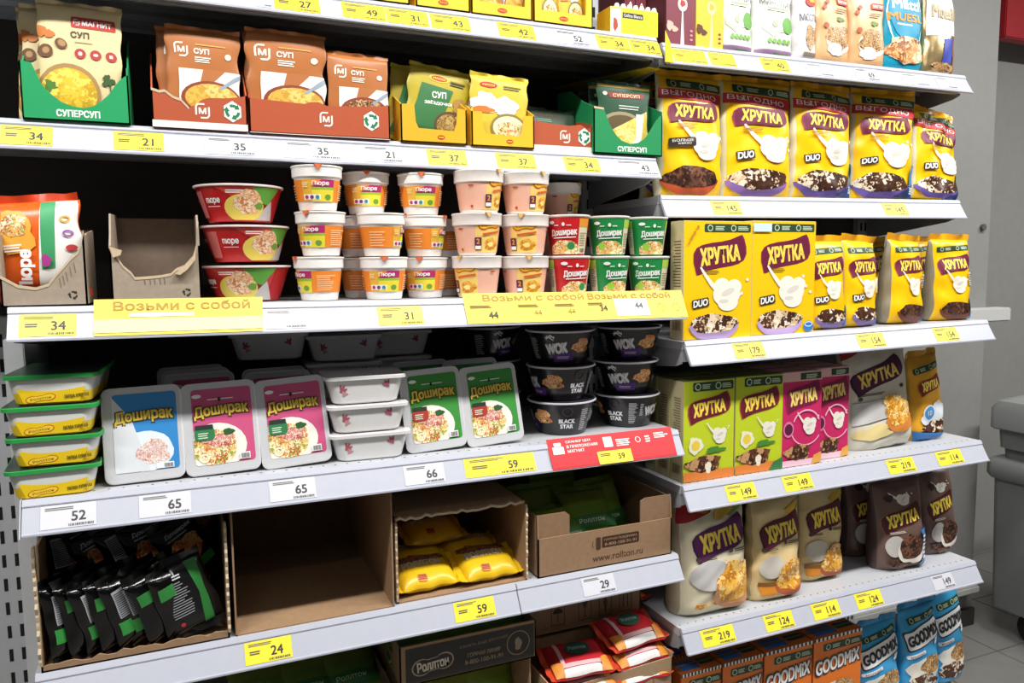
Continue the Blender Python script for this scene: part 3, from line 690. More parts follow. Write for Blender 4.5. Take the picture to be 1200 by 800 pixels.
        g = [green_strip(-.34*w, .855*h, .42*w, .92*h, 6), ('logo', [('#1f2a38', xf(rr(-.43*w, -.115*h, .43*w, .115*h, .006), 12, dx=0, dz=.70*h)), (WHITE, xf(rr(-.41*w, -.10*h, .41*w, .10*h, .006), 12, dx=0, dz=.70*h)), ('#2a2a30', T('GOODMiX', 0, .70*h, .76*w, .115*h, .06, 12, .1))]),
             ('slogan', [(WHITE, J(xf(rr(-.2*w, -.02*h, .2*w, .02*h, .003), 10, dx=-.22*w, dz=.50*h), stroke([(.28*w, .60*h), (.38*w, .61*h)], .012), stroke([(.26*w, .57*h), (.36*w, .58*h)], .008)))]), ('cereal_picture', [('#e8e2d6', blob(-.05*w, .30*h, .40*w, .14*h, 4)), (GRAN, blob(.12*w, .36*h, .26*w, .10*h, 5)), (CH_DUO, blob(-.1*w, .18*h, .34*w, .09*h, 9))]), ('lettering', [('#7a1f2c', T('молоко', -.22*w, .50*h, .3*w, .022*h, .03, 10))])]
    bag_print(r, S, g, w, h)
    return r
def cereal_box(label, w, h, d, kind, group):
    r = thing('cereal_box', label, 'cereal box', group)
    if kind in ('yel1', 'yel2'):
        S = carton(r, w, h, d, C('#fbc80c', .4), C('#d8c69a', .55), C('#c9a83a', .5))
        g = [green_strip(-.21*w, .905*h, .47*w, .975*h), khr(.02*w, .715*h, .74*w, .26*h, edge='#7c1a44', rot=6), ('small_print', [('#8a6a10', lines(-.22*w, .555*h, .05*w, .59*h, 3, 3))]), splash(.12*w, .38*h, .20*w, .12*h, 4 if kind == 'yel1' else 9), duo(-.26*w, .31*h, .22*w), bowl(-.06*w, .12*h, .36*w, .11*h, CH_DUO, '#b79ccc')]
        if kind == 'yel2': g += [('blue_cup', [('#2f78c0', ell(.40*w, .06*h, .08*w, .05*h)), ('#e8f2fa', ring(.40*w, .08*h, .06*w, .02*h, .002))]), ('sky_strip', [('#cfe6f0', rect(-.5*w, .905*h, -.22*w, .975*h))])]
        else: g += [('wheat_picture', [('#b8862a', J(stroke([(-.45*w, .80*h), (-.33*w, .93*h)], .003), xf(ell(0, 0, .02*w, .012*h), 40, dx=-.36*w, dz=.90*h), xf(ell(0, 0, .02*w, .012*h), 40, dx=-.40*w, dz=.86*h), xf(ell(0, 0, .02*w, .012*h), 40, dx=-.31*w, dz=.95*h)))])]
    elif kind in ('lime1', 'lime2'):
        S = carton(r, w, h, d, C('#c6d62a', .42), C('#b9ad86', .55), C('#6a7a2c', .5))
        g = [green_strip(-.32*w, .895*h, .47*w, .985*h), khr(.0, .725*h, .80*w, .24*h, '#6a1a2c', '#b03a3a', rot=6), ('egg_picture', [('#f1efce', blob(-.26*w, .36*h, .14*w, .085*h, 3)), ('#f0d24a', ell(-.26*w, .36*h, .08*w, .05*h))]), splash(.20*w, .44*h, .13*w, .07*h, 5), ('leaf_picture', [('#4a8a34', blob(.12*w, .30*h, .18*w, .03*h, 7, amp=.4))]), ('bowl_picture', [('#e8863a', rect(-.5*w, .005*h, .5*w, .10*h)), (CHOC, blob(-.1*w, .17*h, .34*w, .085*h, 6, amp=.2)), ('#f4ead2', blob(-.02*w, .13*h, .06*w, .06*h, 2))])]
        if kind == 'lime2': g += [('green_corner', [('#3a7a44', poly([(.2*w, .005*h), (.5*w, .005*h), (.5*w, .13*h), (.3*w, .09*h)]))])]
    elif kind == 'pink':
        S = carton(r, w, h, d, C('#cf2a66', .42), C('#c8b8a8', .55), C('#e0a0a8', .5))
        g = [('claim_strip', [('#e9b9b4', rect(-.5*w, .90*h, .5*w, .998*h)), ('#24452a', rect(-.06*w, .915*h, .46*w, .985*h)), ('#c9d8b8', lines(.08*w, .925*h, .42*w, .975*h, 3, 3))]), khr(.02*w, .735*h, .86*w, .26*h, '#7a1440', '#a81c58', '#ffe27a', rot=7), ('berry_picture', [('#e87aa8', ell(-.34*w, .40*h, .13*w, .085*h)), ('#5a1838', ell(-.34*w, .40*h, .10*w, .06*h))]), splash(.18*w, .42*h, .16*w, .08*h, 5), ('swirl', [('#f2b8d0', J(ring(.1*w, .42*h, .34*w, .17*h, .004, 20, 160), ring(.1*w, .40*h, .38*w, .18*h, .003, 200, 330)))]), ('cereal_picture', [('#f0c8d4', rect(-.5*w, .005*h, .3*w, .07*h)), (CHOC, blob(-.1*w, .15*h, .32*w, .085*h, 6, amp=.2)), ('#e8a84a', poly([(.24*w, .005*h), (.5*w, .02*h), (.5*w, .13*h), (.3*w, .10*h)]))])]
    elif kind == 'orange':
        S = carton(r, w, h, d, C('#ee7a1e', .45), C('#b9581c', .55), C('#d06a20', .5))
        g = [('stripe_edge', [('#f2ece0', rect(-.5*w, .965*h, .5*w, .998*h)), ('#2a2420', J(*[rect(-.5*w+w*i/12, .965*h, -.5*w+w*(i+.5)/12, .998*h) for i in range(12)]))]), green_strip(-.30*w, .85*h, .49*w, .925*h),
             ('logo', [('#2a2a30', T('GOODMiX', .0, .71*h, .93*w, .155*h, .12, 6, .1)), (WHITE, T('GOODMiX', .0, .71*h, .89*w, .135*h, .035, 6, .1))]), ('cereal_picture', [('#e8d8b8', blob(-.1*w, .3*h, .38*w, .2*h, 4)), (GRAN, blob(.1*w, .35*h, .3*w, .16*h, 5))])]
        decal(r, S_top(h), [('top_print', [('#3a6ab0', rect(-.38*w, .01, .06*w, d*.75)), ('#24452a', rect(.12*w, d*.3, .46*w, d*.7))])])
    elif kind in ('maroon', 'spoonyel'):
        ma = kind == 'maroon'
        S = carton(r, w, h, d, C('#7a3040' if ma else '#eebd36', .45), C('#4c1c26' if ma else '#c99a2a', .5), C('#6a2a38', .5))
        sc = '#f4ece2' if ma else '#f4ea9a'
        g = [('spoon_picture', [(sc, J(ell(.06*w, .42*h, .16*w, .07*h), poly([(.06*w-.02*w, .36*h), (.06*w+.02*w, .36*h), (.12*w, .01*h), (.0, .01*h)]))), ('#b03a30' if ma else '#d8b030', blob(.06*w, .43*h, .09*w, .035*h, 3))]), ('icons', [('#d89088' if ma else '#8a3a2a', J(ell(.36*w, .07*h, .05*w, .011*h), ell(.36*w, .115*h, .05*w, .011*h), ell(.36*w, .16*h, .05*w, .011*h))), ('#e8b0a0' if ma else '#5a3420', J(blob(-.36*w, .19*h, .12*w, .05*h, 3), blob(-.20*w, .16*h, .1*w, .03*h, 4)))])]
    decal(r, S, [x for x in clipg(g, -w*.495, h*.004, w*.495, h*.998)])
    if d > .03:
        q = [('side_print', [('#7a6a4c' if kind != 'pink' else '#8a6a60', J(lines(d*.2, h*.45, d*.8, h*.85, 16, 5, .4), lines(d*.2, h*.25, d*.8, h*.4, 6, 7, .4), bars(d*.2, h*.08, d*.8, h*.17, 5)))])]
        if kind not in ('maroon', 'spoonyel'): decal(r, S_left(-w/2), q)
    MB().box(-w/2+.002, w/2-.002, d*.45, d*.55, h, h+.0008, C('#8a7a50', .6)).build('top_seam', r)
    return r
# ---- cups, bowls and trays
def cup_base(r, rb, rt, h, mat, rimmat, lidmat, band=.24, lip=.0022, tab=None):
    """tapered cup: band = share of the height that is the plain collar under the rim"""
    def rf(z): return rb+(rt-rb)*np.asarray(z)/h
    MB().lathe([(rb*.82, .0), (rb*.97, .0008), (rb, .004), (float(rf(h*.5)), h*.5), (float(rf(h*(1-band))), h*(1-band))], mat, 40).build('cup_body', r, smooth=.7)
    MB().lathe([(float(rf(h*(1-band))), h*(1-band)), (rt+.0006, h*(1-band)+.002), (rt+.001, h-.004), (rt+lip, h-.003), (rt+lip+.0004, h-.001), (rt+lip, h), (rt-.001, h)], rimmat, 40, False, False).build('rim', r, smooth=.7)
    l = MB().lathe([(rt, h-.0004), (rt-.001, h+.0003), (rt*.5, h+.0001)], lidmat, 40).build('lid_film', r, smooth=.7)
    if tab:
        MB().loft([[(-.008, -rt-.002, h+.0002), (.008, -rt-.002, h+.0002), (.010, -rt+.008, h+.0006), (-.010, -rt+.008, h+.0006)], [(-.0015, -rt-.0055, h-.008), (.0015, -rt-.0055, h-.008), (.006, -rt-.005, h+.001), (-.006, -rt-.005, h+.001)]], tab).build('pull_tab', r)
    return rf
def mash_cup(label, seed=0):
    r = thing('mash_cup', label, 'cup', 'white instant mash cups'); h, rb, rt = .082, .0345, .0455
    Wm = C('#f1eeea', .35, coat=.2)
    rf = cup_base(r, rb, rt, h, Wm, Wm, C('#e9ded4', .3), .27, tab=C('#d9683a', .4))
    S = S_cone(lambda z: rf(z), rmid=.040)
    c = 2*PI*.040
    z0, z1 = .016, .056
    g = [('label_band', [('#ee8a2c', rect(-c/2, z0, c/2, z1))]),
         ('front_label', [('#b4246a', poly([(-.012, z1-.014), (.030, z1-.014), (.030, z1), (.006, z1)])), ('#e8b23a', rect(-.030, z0, -.012, z1)), ('#9abf3a', rect(-.012, z1-.019, .030, z1-.014)), ('#e8d83a', rect(-.012, z0, .030, z1-.019)), ('#f7f0e2', rect(-.028, z0+.003, .004, z0+.013)), ('#6a9a3a', ell(.018, z0+.008, .006, .005))]),
         ('icons', [('#b4246a', ell(-.022, z0+.008, .0035)), ('#7a2a8a', ell(-.012, z0+.008, .0035)), ('#2a8aa0', ell(-.002, z0+.008, .0035))]),
         ('lettering', [(WHITE, T('Пюре', .004, z1-.0075, .029, .0095, .03)), ('#f6d8a8', J(lines(.04, z0+.004, .075, z1-.006, 8, 3, .35), lines(-.075, z0+.004, -.04, z1-.006, 6, 4, .3), lines(-.028, z1-.014, -.015, z1-.004, 3, 4)))])]
    decal(r, S, g, L=.006, off=.0005)
    return r
def rollton_cup(label):
    r = thing('noodle_cup', label, 'cup', 'peach coloured noodle cups'); h, rb, rt = .085, .039, .0505
    P_ = C('#f2bba6', .4); Wm = C('#f1e9e4', .35)
    rf = cup_base(r, rb, rt, h, Wm, Wm, C('#ece2da', .3), .30, .0018, tab=C('#d8b06a', .5))
    S = S_cone(lambda z: rf(z), rmid=.045); c = 2*PI*.045
    g = [('label_band', [(C('#f0b8a0', .4), rect(-c/2, .006, c/2, .058))]),
         ('yellow_panel', [('#f4cf72', poly([(-.028, .006), (.034, .006), (.034, .070), (-.022, .070)])), (FLAKES, blob(.012, .022, .018, .012, 4)), ('#f4e08a', blob(.01, .022, .008, .005, 6))]),
         ('brand_mark', [('#c8461e', peanut(.006, .062, .050, .020, 6)), ('#f4b420', peanut(.006, .062, .046, .016, 6)), ('#b8301c', T('Роллтон', .006, .062, .034, .007, .02, 6))]),
         ('badge', [('#5a2a4a', rr(-.026, .010, -.012, .036, .002)), ('#f2a03a', T('2', -.019, .028, .006, .010, .04)), (WHITE, rect(-.025, .012, -.013, .019)), ('#d8602a', poly([(-.010, .040), (.03, .046), (.03, .050), (-.010, .044)]))]),
         ('small_print', [('#b0502a', J(rect(-.06, .052, -.05, .055), rect(.06, .052, .07, .055), ell(-.055, .012, .003)))])]
    decal(r, S, g, L=.006, off=.0005); return r
def ramen_cup(label, red):
    r = thing('ramen_cup', label, 'cup', 'small red and green ramen cups'); h, rb, rt = .086, .036, .0468
    cm = C('#c41f24' if red else '#1f8a44', .35, coat=.2)
    rf = cup_base(r, rb, rt, h, cm, C('#e9e6e2', .35), C('#e0ddd8', .3), .06, .0016)
    S = S_cone(lambda z: rf(z), rmid=.0425)
    g = [('side_panel', [('#d8cfb0', rect(.034, .004, .062, .078)), ('#7a6a4c', J(lines(.037, .02, .059, .05, 8, 3, .4), bars(.04, .006, .056, .015, 3))), ('#e0912a' if red else '#a8c84a', rect(.034, .060, .062, .078))]), ('side_panel', [('#d8cfb0', rect(-.075, .004, -.050, .078)), ('#7a6a4c', lines(-.072, .02, -.053, .06, 10, 5, .4)), ('#a8c84a', rect(-.075, .060, -.050, .078))]),
         ('food_picture', [(NOOD, clip(blob(0, .012, .036, .020, 5, amp=.1), -.034, .003, .033, .04)), ('#2a8a4a' if red else '#9ac83a', ell(-.018 if not red else .016, .020, .009, .008))]),
         ('brand_mark', [(WHITE, J(T('Доширак', .0, .048, .056, .016, .035, 3, grow=.1), stroke([(-.024, .037), (.026, .039)], .002), ell(0, .066, .003, .004), lines(-.02, .063, -.006, .066, 1), lines(.006, .063, .02, .066, 1), ell(-.026, .070, .007, .0035)))])]
    decal(r, S, g, L=.006, off=.0005); return r
def mash_bowl(label):
    r = thing('mash_bowl', label, 'bowl', 'stacked red mash bowls'); h, rb, rt = .066, .056, .077
    cm = C('#c0161e', .35, coat=.2)
    rf = cup_base(r, rb, rt, h, cm, C('#e6d6d2', .35), C('#d8c8c4', .3), .05, .0028)
    S = S_cone(lambda z: rf(z), rmid=.067)
    g = [('side_panel', [('#cf6e6c', rect(-.078, .008, -.050, .055)), ('#b31219', poly([(.085, .002), (.125, .002), (.125, .060), (.10, .060)])), ('#d8463a', poly([(-.018, .061), (.050, .061), (.030, .030)]))]),
         ('green_wedge', [('#5ba038', poly([(.042, .061), (.098, .061), (.074, .030), (.052, .038)])), ('#bdb8b6', poly([(.048, .003), (.096, .003), (.082, .038)]))]),
         ('food_picture', [('#e4cf5a', ell(.030, .024, .036, .025)), (food(['#e8b88a', '#f2dcb8', '#c87848', '#f0e0c8', '#d89868'], 120), blob(.036, .034, .024, .022, 5)), ('#6a9a3a', blob(.056, .028, .008, .006, 6))]),
         ('lettering', [(WHITE, J(T('пюре', -.026, .036, .028, .011, .035), rect(-.040, .0265, -.013, .0275), lines(.0, .050, .032, .057, 2, 3, .5), T('ВЕС', -.088, .040, .012, .005, .02)))])]
    decal(r, S, clipg(g, -.2, .003, .2, .0615), L=.006, off=.0005); return r
def wok_bowl(label):
    r = thing('wok_bowl', label, 'bowl', 'stacked black wok bowls'); h, rb, rt = .076, .054, .0755
    rf = cup_base(r, rb, rt, h, C('#0e0d11', .3, coat=.3), C('#d9d6dc', .35), C('#2a2630', .3), .045, .0025)
    S = S_cone(lambda z: rf(z), rmid=.066)
    WK = '#ececee'
    g = [('food_picture', [(food(['#d88a4a', '#b8402a', '#e8b06a', '#8a2a1c', '#f0d090'], 130), blob(.060, .042, .024, .016, 5, amp=.25)), ('#3a7a30', blob(.072, .034, .004, .003, 3))]),
         ('purple_plate', [('#5a2a8a', xf(rr(-.024, -.009, .024, .009, .003), 5, dx=.016, dz=.018)), ('#cfc2e0', J(lines(0, .015, .032, .022, 2, 5, .5)))]),
         ('lettering', [(WK, J(T('WOK', 0, .038, .046, .022, .07, 6), stroke([(-.022, .058), (-.012, .068), (-.004, .060)], .0022), stroke([(-.02, .066), (-.006, .056)], .0022), stroke([(-.024, .062), (-.004, .064)], .0022), T('BLACK', .118, .034, .036, .009, .07, 0), T('STAR', .118, .022, .030, .009, .07, 0), lines(.150, .012, .170, .062, 14, 3, .3), lines(-.066, .014, -.044, .062, 14, 6, .3), lines(.176, .03, .185, .06, 7, 6, .3), T('WOK', .214, .040, .046, .022, .07, 6)))]),
         ('emblem', [('#3a3640', ring(.118, .056, .010, .010, .003))])]
    decal(r, S, clipg(g, -.25, .003, .25, .073), L=.006, off=.0005); return r
def rrect_pts(w, d, r, n=5):
    p = []
    for cx, cy, a in ((w/2-r, d/2-r, 0), (-w/2+r, d/2-r, 90), (-w/2+r, -d/2+r, 180), (w/2-r, -d/2+r, 270)):
        for i in range(n+1):
            b = math.radians(a+90*i/n); p.append((cx+r*math.cos(b), cy+r*math.sin(b)))
    return p
def leaning_tray(label, colr, seed):
    """noodle tray on its edge, film side to the front (y = 0)"""
    r = thing('noodle_tray', label, 'noodle tray', 'leaning noodle trays'); w, h, d = .128, .166, .045
    PL = C('#dcdcde', .3, coat=.3)
    def R(wd, hd, rad, y): return [(x, y, z+h/2) for x, z in rrect_pts(wd, hd, rad)]
    MB().loft([R(w, h, .014, .0025), R(w-.014, h-.014, .018, .004), R(w-.034, h-.034, .02, d)], PL, False, True).build('tray_body', r, smooth=.6)
    MB().loft([R(w-.004, h-.004, .012, .0), R(w, h, .014, .0012), R(w, h, .014, .0035), R(w-.012, h-.012, .014, .004)], PL, False, False).build('rim', r, smooth=.9)
    MB().loft([R(w-.004, h-.004, .012, .0), R(w*.4, h*.4, .012, .0)], C('#c9cacd', .22, coat=.5, bump=.25, scale=40), False, True).build('film', r)
    S = S_front(0); cw, ch = w*.80, h*.82; x0, z0 = -cw/2+.004, .018
    dk = '#2f2a24'
    DOSH = lambda: [('#3a2a14', T('Доширак', .002, .112, .094, .026, .10, 3, arc=.003, grow=.1)), ('#e8c84a', T('Доширак', .002, .112, .092, .024, .035, 3, arc=.003, grow=.1))]
    if colr == 'blue':
        g = [('sleeve', [('#2f86c8', rr(x0, z0, x0+cw, z0+ch, .006)), ('#dfe8ee', blob(.006, .052, .040, .036, 3, amp=.05)), ('#d8dce0', poly([(x0, z0), (.008, z0), (-.018, .11), (x0, .15)]))]), ('food_picture', [(food(['#e8e0da', '#d8a8a0', '#f0e6de', '#c88a80', '#e0c8c0'], 130), blob(.014, .050, .026, .022, 5))]), ('brand_mark', DOSH()), ('barcode', [(WHITE, rect(.018, .020, .046, .030)), (dk, bars(.030, .021, .045, .028))])]  # pale wedge over the sleeve: film glare painted in as flat colour
    else:
        bg, bad = ('#c9527f', '#2f7a4a') if colr == 'pink' else ('#3c8f3a', '#a83a2c')
        g = [('sleeve', [(bg, rr(x0, z0, x0+cw, z0+ch, .006)), ('#efe9de', clip(ell(-.010, .050, .052, .042), x0, z0, x0+cw, z0+ch))]), ('food_picture', [(NOOD, blob(-.014, .048, .040, .032, 5 + seed % 3, amp=.08)), (food(['#c05a4a', '#e09a8a', '#f0d8c8', '#a84a3a'], 150), blob(-.006, .060, .026, .012, 6, amp=.3)), ('#2f5a2c', blob(.012, .074, .010, .006, 4)), ('#f2ead0', ring(-.032, .030, .007, .007, .003))]),
             ('brand_mark', DOSH()), ('badge', [(bad, rr(-.046, .062, -.012, .086, .008)), ('#d8e8d0', lines(-.040, .066, -.018, .078, 3, 4, .4)), ('#24322a', rect(-.044, .082, -.014, .090))]), ('small_print', [(WHITE, J(ell(-.038, .142, .008, .0035), lines(-.02, .134, .04, .137, 1, 3), rect(.028, .022, .046, .034))), (dk, J(bars(.030, .023, .045, .032), ell(.0, .134, .0025, .004)))])]
    decal(r, S, clipg(g, x0-.001, z0-.001, x0+cw+.001, z0+ch+.001))
    return r
def side_tray(label, kind):
    """tray lying flat: rim up, short side to the front"""
    r = thing('noodle_tray', label, 'noodle tray', 'stacked yellow noodle trays' if kind == 'yel' else 'white noodle trays lying flat'); w, d, h = (.140, .19, .050) if kind == 'yel' else (.158, .122, .054)
    PL = C('#dfdedc' if kind != 'yel' else '#d5d6d2', .35, coat=.2); rim = C('#2c9a48', .4) if kind == 'yel' else PL
    def R(wd, dd, rad, z): return [(x, y+d/2, z) for x, y in rrect_pts(wd, dd, rad)]
    wb, db = w*.80, d*(.95 if kind == 'yel' else .84)
    k_ = .42; lo = C('#e6c313', .35, coat=.2) if kind == 'yel' else PL
    mid = R(wb+(w-.010-wb)*k_, db+(d-.010-db)*k_, .018, .003+(h-.009)*k_)
    MB().loft([R(wb-.008, db-.008, .018, 0), R(wb, db, .02, .003), mid], lo, True, False).build('tray_base', r, smooth=.6)
    MB().loft([mid, R(w-.010, d-.010, .016, h-.006)], PL, False, False).build('tray_wall', r, smooth=.6)
    MB().loft([R(w-.010, d-.010, .014, h-.008), R(w, d, .014, h-.007), R(w, d, .014, h-.001), R(w-.003, d-.003, .013, h)], rim, False, False).build('rim', r, smooth=.5)
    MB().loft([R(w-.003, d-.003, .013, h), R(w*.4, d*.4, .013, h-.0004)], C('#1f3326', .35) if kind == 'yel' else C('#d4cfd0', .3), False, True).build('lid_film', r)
    def S(p, o):
        z = p[:, 1]; k = (z-.003)/(h-.009); yf = d/2-(db+(d-.010-db)*k)/2
        return np.stack([p[:, 0], yf-o, z], 1)
    q = wb/2-.018
    if kind == 'yel':
        n = 10; top = [(-q-.012+(2*q+.024)*i/n, .022+.006*(2*i/n-1)**2) for i in range(n+1)]
        decal(r, S, [('yellow_print', [('#e6c313', poly([(-q-.002, .0035), (q+.002, .0035)]+top[::-1]))]), ('brand_mark', [('#c8542a', peanut(-.016, .011, .044, .012, 8)), ('#e8cf30', peanut(-.016, .011, .041, .0095, 8)), ('#b8401e', T('Роллтон', -.016, .011, .030, .0045, .02, 8))]), ('lettering', [('#3a3014', T('ЛАПША КУРИНАЯ', .036, .013, .036, .006, .03, 4))])], off=.0006)
    else:
        def lf(cx, cz, s, m): return J(*[xf(ell(0, 0, s, s*.28), a*m, dx=cx+m*s*.5*math.cos(math.radians(a)), dz=cz+s*.6*math.sin(math.radians(a))) for a in (20, 60, 100)])
        decal(r, S, [('leaf_print', [('#a8505e', lf(-q-.002, .026, .008, 1)), ('#c48a90', lf(-q+.002, .018, .006, 1))]), ('leaf_print', [('#a8505e', lf(q-.004, .032, .008, -1))])], off=.0006)
    return r
# ---- soup sachets and noodle packets
def sachet(label, kind, w, h, seed, group):
    r = thing('soup_sachet', label, 'sachet', group)
    colr = {'cream': '#e6d2a0', 'brown': '#b06a34', 'ygreen': '#b7a52a', 'yellow': '#d8bc3a', 'green': '#1f4a30', 'dkgreen': '#2a3a2a'}[kind]
    S = bag(r, w, h, .012, foil(colr, .38), seed, 2.6, .006, foil(colr, .38), .0007, both=True, cell=.009)
    if kind == 'cream':
        g = [('brand_plate', [('#b8332c', rr(-.10*w, .80*h, .42*w, .90*h, .003)), (WHITE, J(T('МАГНИТ', .20*w, .85*h, .34*w, .045*h, .04), m_logo(-.035*w, .85*h, .05*h)))]), ('lettering', [('#4a4030', T('СУП', -.0*w, .735*h, .21*w, .055*h, .04)), ('#c9b890', lines(-.06*w, .665*h, .22*w, .68*h, 1, 3))]),
             ('icons', [('#b23a34', J(ell(.0, .565*h, .065*w, .046*h), ell(.18*w, .565*h, .065*w, .046*h), ell(.36*w, .565*h, .065*w, .046*h))), ('#f0dcd0', J(ell(.0, .565*h, .025*w, .02*h), ell(.18*w, .565*h, .03*w, .014*h), rect(.34*w, .55*h, .38*w, .58*h)))]),
             ('ingredient_picture', [('#cf7a34', J(blob(-.44*w, .74*h, .07*w, .05*h, 3), blob(-.35*w, .72*h, .06*w, .035*h, 4))), ('#6b4528', J(blob(-.40*w, .565*h, .09*w, .06*h, 5, amp=.06), xf(ell(0, 0, .075*w, .045*h), -40, dx=-.22*w, dz=.64*h))), ('#b08a58', J(ell(-.39*w, .57*h, .04*w, .03*h), xf(ell(0, 0, .05*w, .028*h), -40, dx=-.21*w, dz=.645*h))), ('#3a5a2a', J(blob(.32*w, .34*h, .07*w, .05*h, 7, amp=.5), stroke([(.33*w, .32*h), (.36*w, .2*h)], .002)))]),
             ('soup_picture', [('#a8844c', ell(-.14*w, .20*h, .37*w, .265*h)), (food(['#e0c23a', '#d8b02a', '#ecd45a', '#c8a028'], 60), ell(-.14*w, .19*h, .33*w, .235*h)), ('#4a7a2a', blob(-.35*w, .25*h, .07*w, .05*h, 3, amp=.4)), ('#e8c84a', J(*[ell(-.14*w+.2*w*math.cos(i), .2*h+.1*h*math.sin(i*1.7), .02*w, .008*h) for i in range(9)]))])]
    elif kind == 'brown':
        fd = food(['#d8b04a', '#c89a3a', '#e4c874'], 60) if seed % 2 else food(['#7a4a2a', '#4a3020', '#c8a878', '#a86a3a'], 110)
        g = [('brand_mark', [('#f2e4d4', m_logo(-.29*w, .77*h, .18*w))]), ('lettering', [('#f4e8da', J(T('СУП', -.02*w, .765*h, .20*w, .06*h, .05), lines(-.11*w, .64*h, .16*w, .71*h, 3, 4, .55))), ('#d8a04a', rect(-.10*w, .83*h, .3*w, .845*h)), ('#f0dcc8', J(ell(.34*w, .73*h, .045*w, .035*h)))]),
             ('soup_picture', [('#e9e2da', rect(-.32*w, .04*h, .49*w, .56*h)), (colr, poly([(.0, .57*h), (.30*w, .57*h), (.10*w, .40*h), (.0, .40*h), (-.05*w, .40*h)])), ('#8a3a20', ell(.10*w, .24*h, .40*w, .20*h)), (fd, ell(.11*w, .245*h, .36*w, .165*h)), ('#8fa0ac', poly([(.20*w, .36*h), (.24*w, .35*h), (.49*w, .50*h), (.49*w, .55*h), (.40*w, .50*h)]))])]
    elif kind == 'ygreen':
        g = [('brand_plate', [('#e8c82a', ell(-.02*w, .86*h, .16*w, .055*h)), ('#c02a20', ell(-.02*w, .86*h, .13*w, .04*h)), ('#f4e04a', T('MAGGI', -.02*w, .86*h, .19*w, .03*h, .03))]), ('green_field', [('#2f7038', poly([(-.45*w, .05*h), (.0, .05*h), (.14*w, .45*h), (.22*w, .72*h), (-.28*w, .76*h)])), (WHITE, J(T('СУП', .0, .62*h, .22*w, .09*h, .04, 6), T('ЗВЁЗДОЧКИ', .0, .50*h, .44*w, .06*h, .03, 4)))]), ('soup_picture', [('#5a4020', ell(.24*w, .20*h, .28*w, .22*h)), (food(['#a88a4a', '#8a6a30', '#c8aa6a', '#6a5020'], 120), ell(.24*w, .20*h, .24*w, .18*h)), ('#a8823a', blob(.36*w, .52*h, .13*w, .11*h, 4))]), ('lettering', [('#6a6020', lines(.16*w, .80*h, .46*w, .88*h, 2, 3))])]
    elif kind == 'yellow':
        g = [('brand_plate', [('#c02a20', ell(-.2*w, .87*h, .15*w, .045*h)), ('#f4e04a', T('MAGGI', -.2*w, .87*h, .2*w, .03*h, .03)), ('#6a6020', lines(.05*w, .83*h, .42*w, .90*h, 2, 3))]), ('milk_swirl', [('#f2ece2', blob(-.26*w, .60*h, .22*w, .15*h, 5, amp=.3)), ('#d8742a', blob(-.28*w, .50*h, .18*w, .05*h, 7)), ('#f4efe4', blob(.1*w, .58*h, .2*w, .14*h, 8))]), ('soup_picture', [('#8a7a3a', ell(.16*w, .26*h, .32*w, .22*h)), ('#ede3b4', ell(.16*w, .26*h, .28*w, .18*h)), (NOOD, blob(.14*w, .24*h, .2*w, .11*h, 4))])]
    elif kind == 'green':
        g = [('gold_top', [('#b8a04a', rect(-.5*w, .94*h, .5*w, .99*h))]), ('brand_plate', [('#8a2a20', poly([(-.28*w, .78*h), (.34*w, .80*h), (.38*w, .88*h), (-.32*w, .86*h)])), ('#f0e0b0', T('СУПЕРСУП', .03*w, .83*h, .5*w, .05*h, .03, 2)), ('#c8d0c0', J(ell(-.36*w, .84*h, .04*w, .03*h), lines(-.12*w, .62*h, .3*w, .70*h, 2, 5, .4)))]), ('soup_picture', [('#9a8a6a', ell(-.06*w, .34*h, .42*w, .24*h)), ('#5a4a24', ell(-.06*w, .34*h, .36*w, .19*h)), (food(['#e4cf6a', '#d8bc4a', '#efe09a'], 80), poly([(-.25*w, .30*h), (.42*w, .62*h), (.44*w, .10*h), (.02*w, .0)])), ('#f4f0e4', poly([(.20*w, .56*h), (.36*w, .56*h), (.30*w, .20*h), (.24*w, .0), (.05*w, .02*h), (.2*w, .2*h)]))])]
    else:
        g = [('lettering', [('#7a3a2a', T('СУПЕРСУП', -.05*w, .84*h, .5*w, .06*h, .02)), ('#5a8a6a', lines(-.3*w, .66*h, .1*w, .76*h, 2, 4)), (food(['#8a7a5a', '#6a5a3a', '#a89a7a'], 90), ell(0, .3*h, .4*w, .22*h))])]
    bag_print(r, S, g, w, h, L=.007, m=.485, off=.0006, step=.00016)
    return r
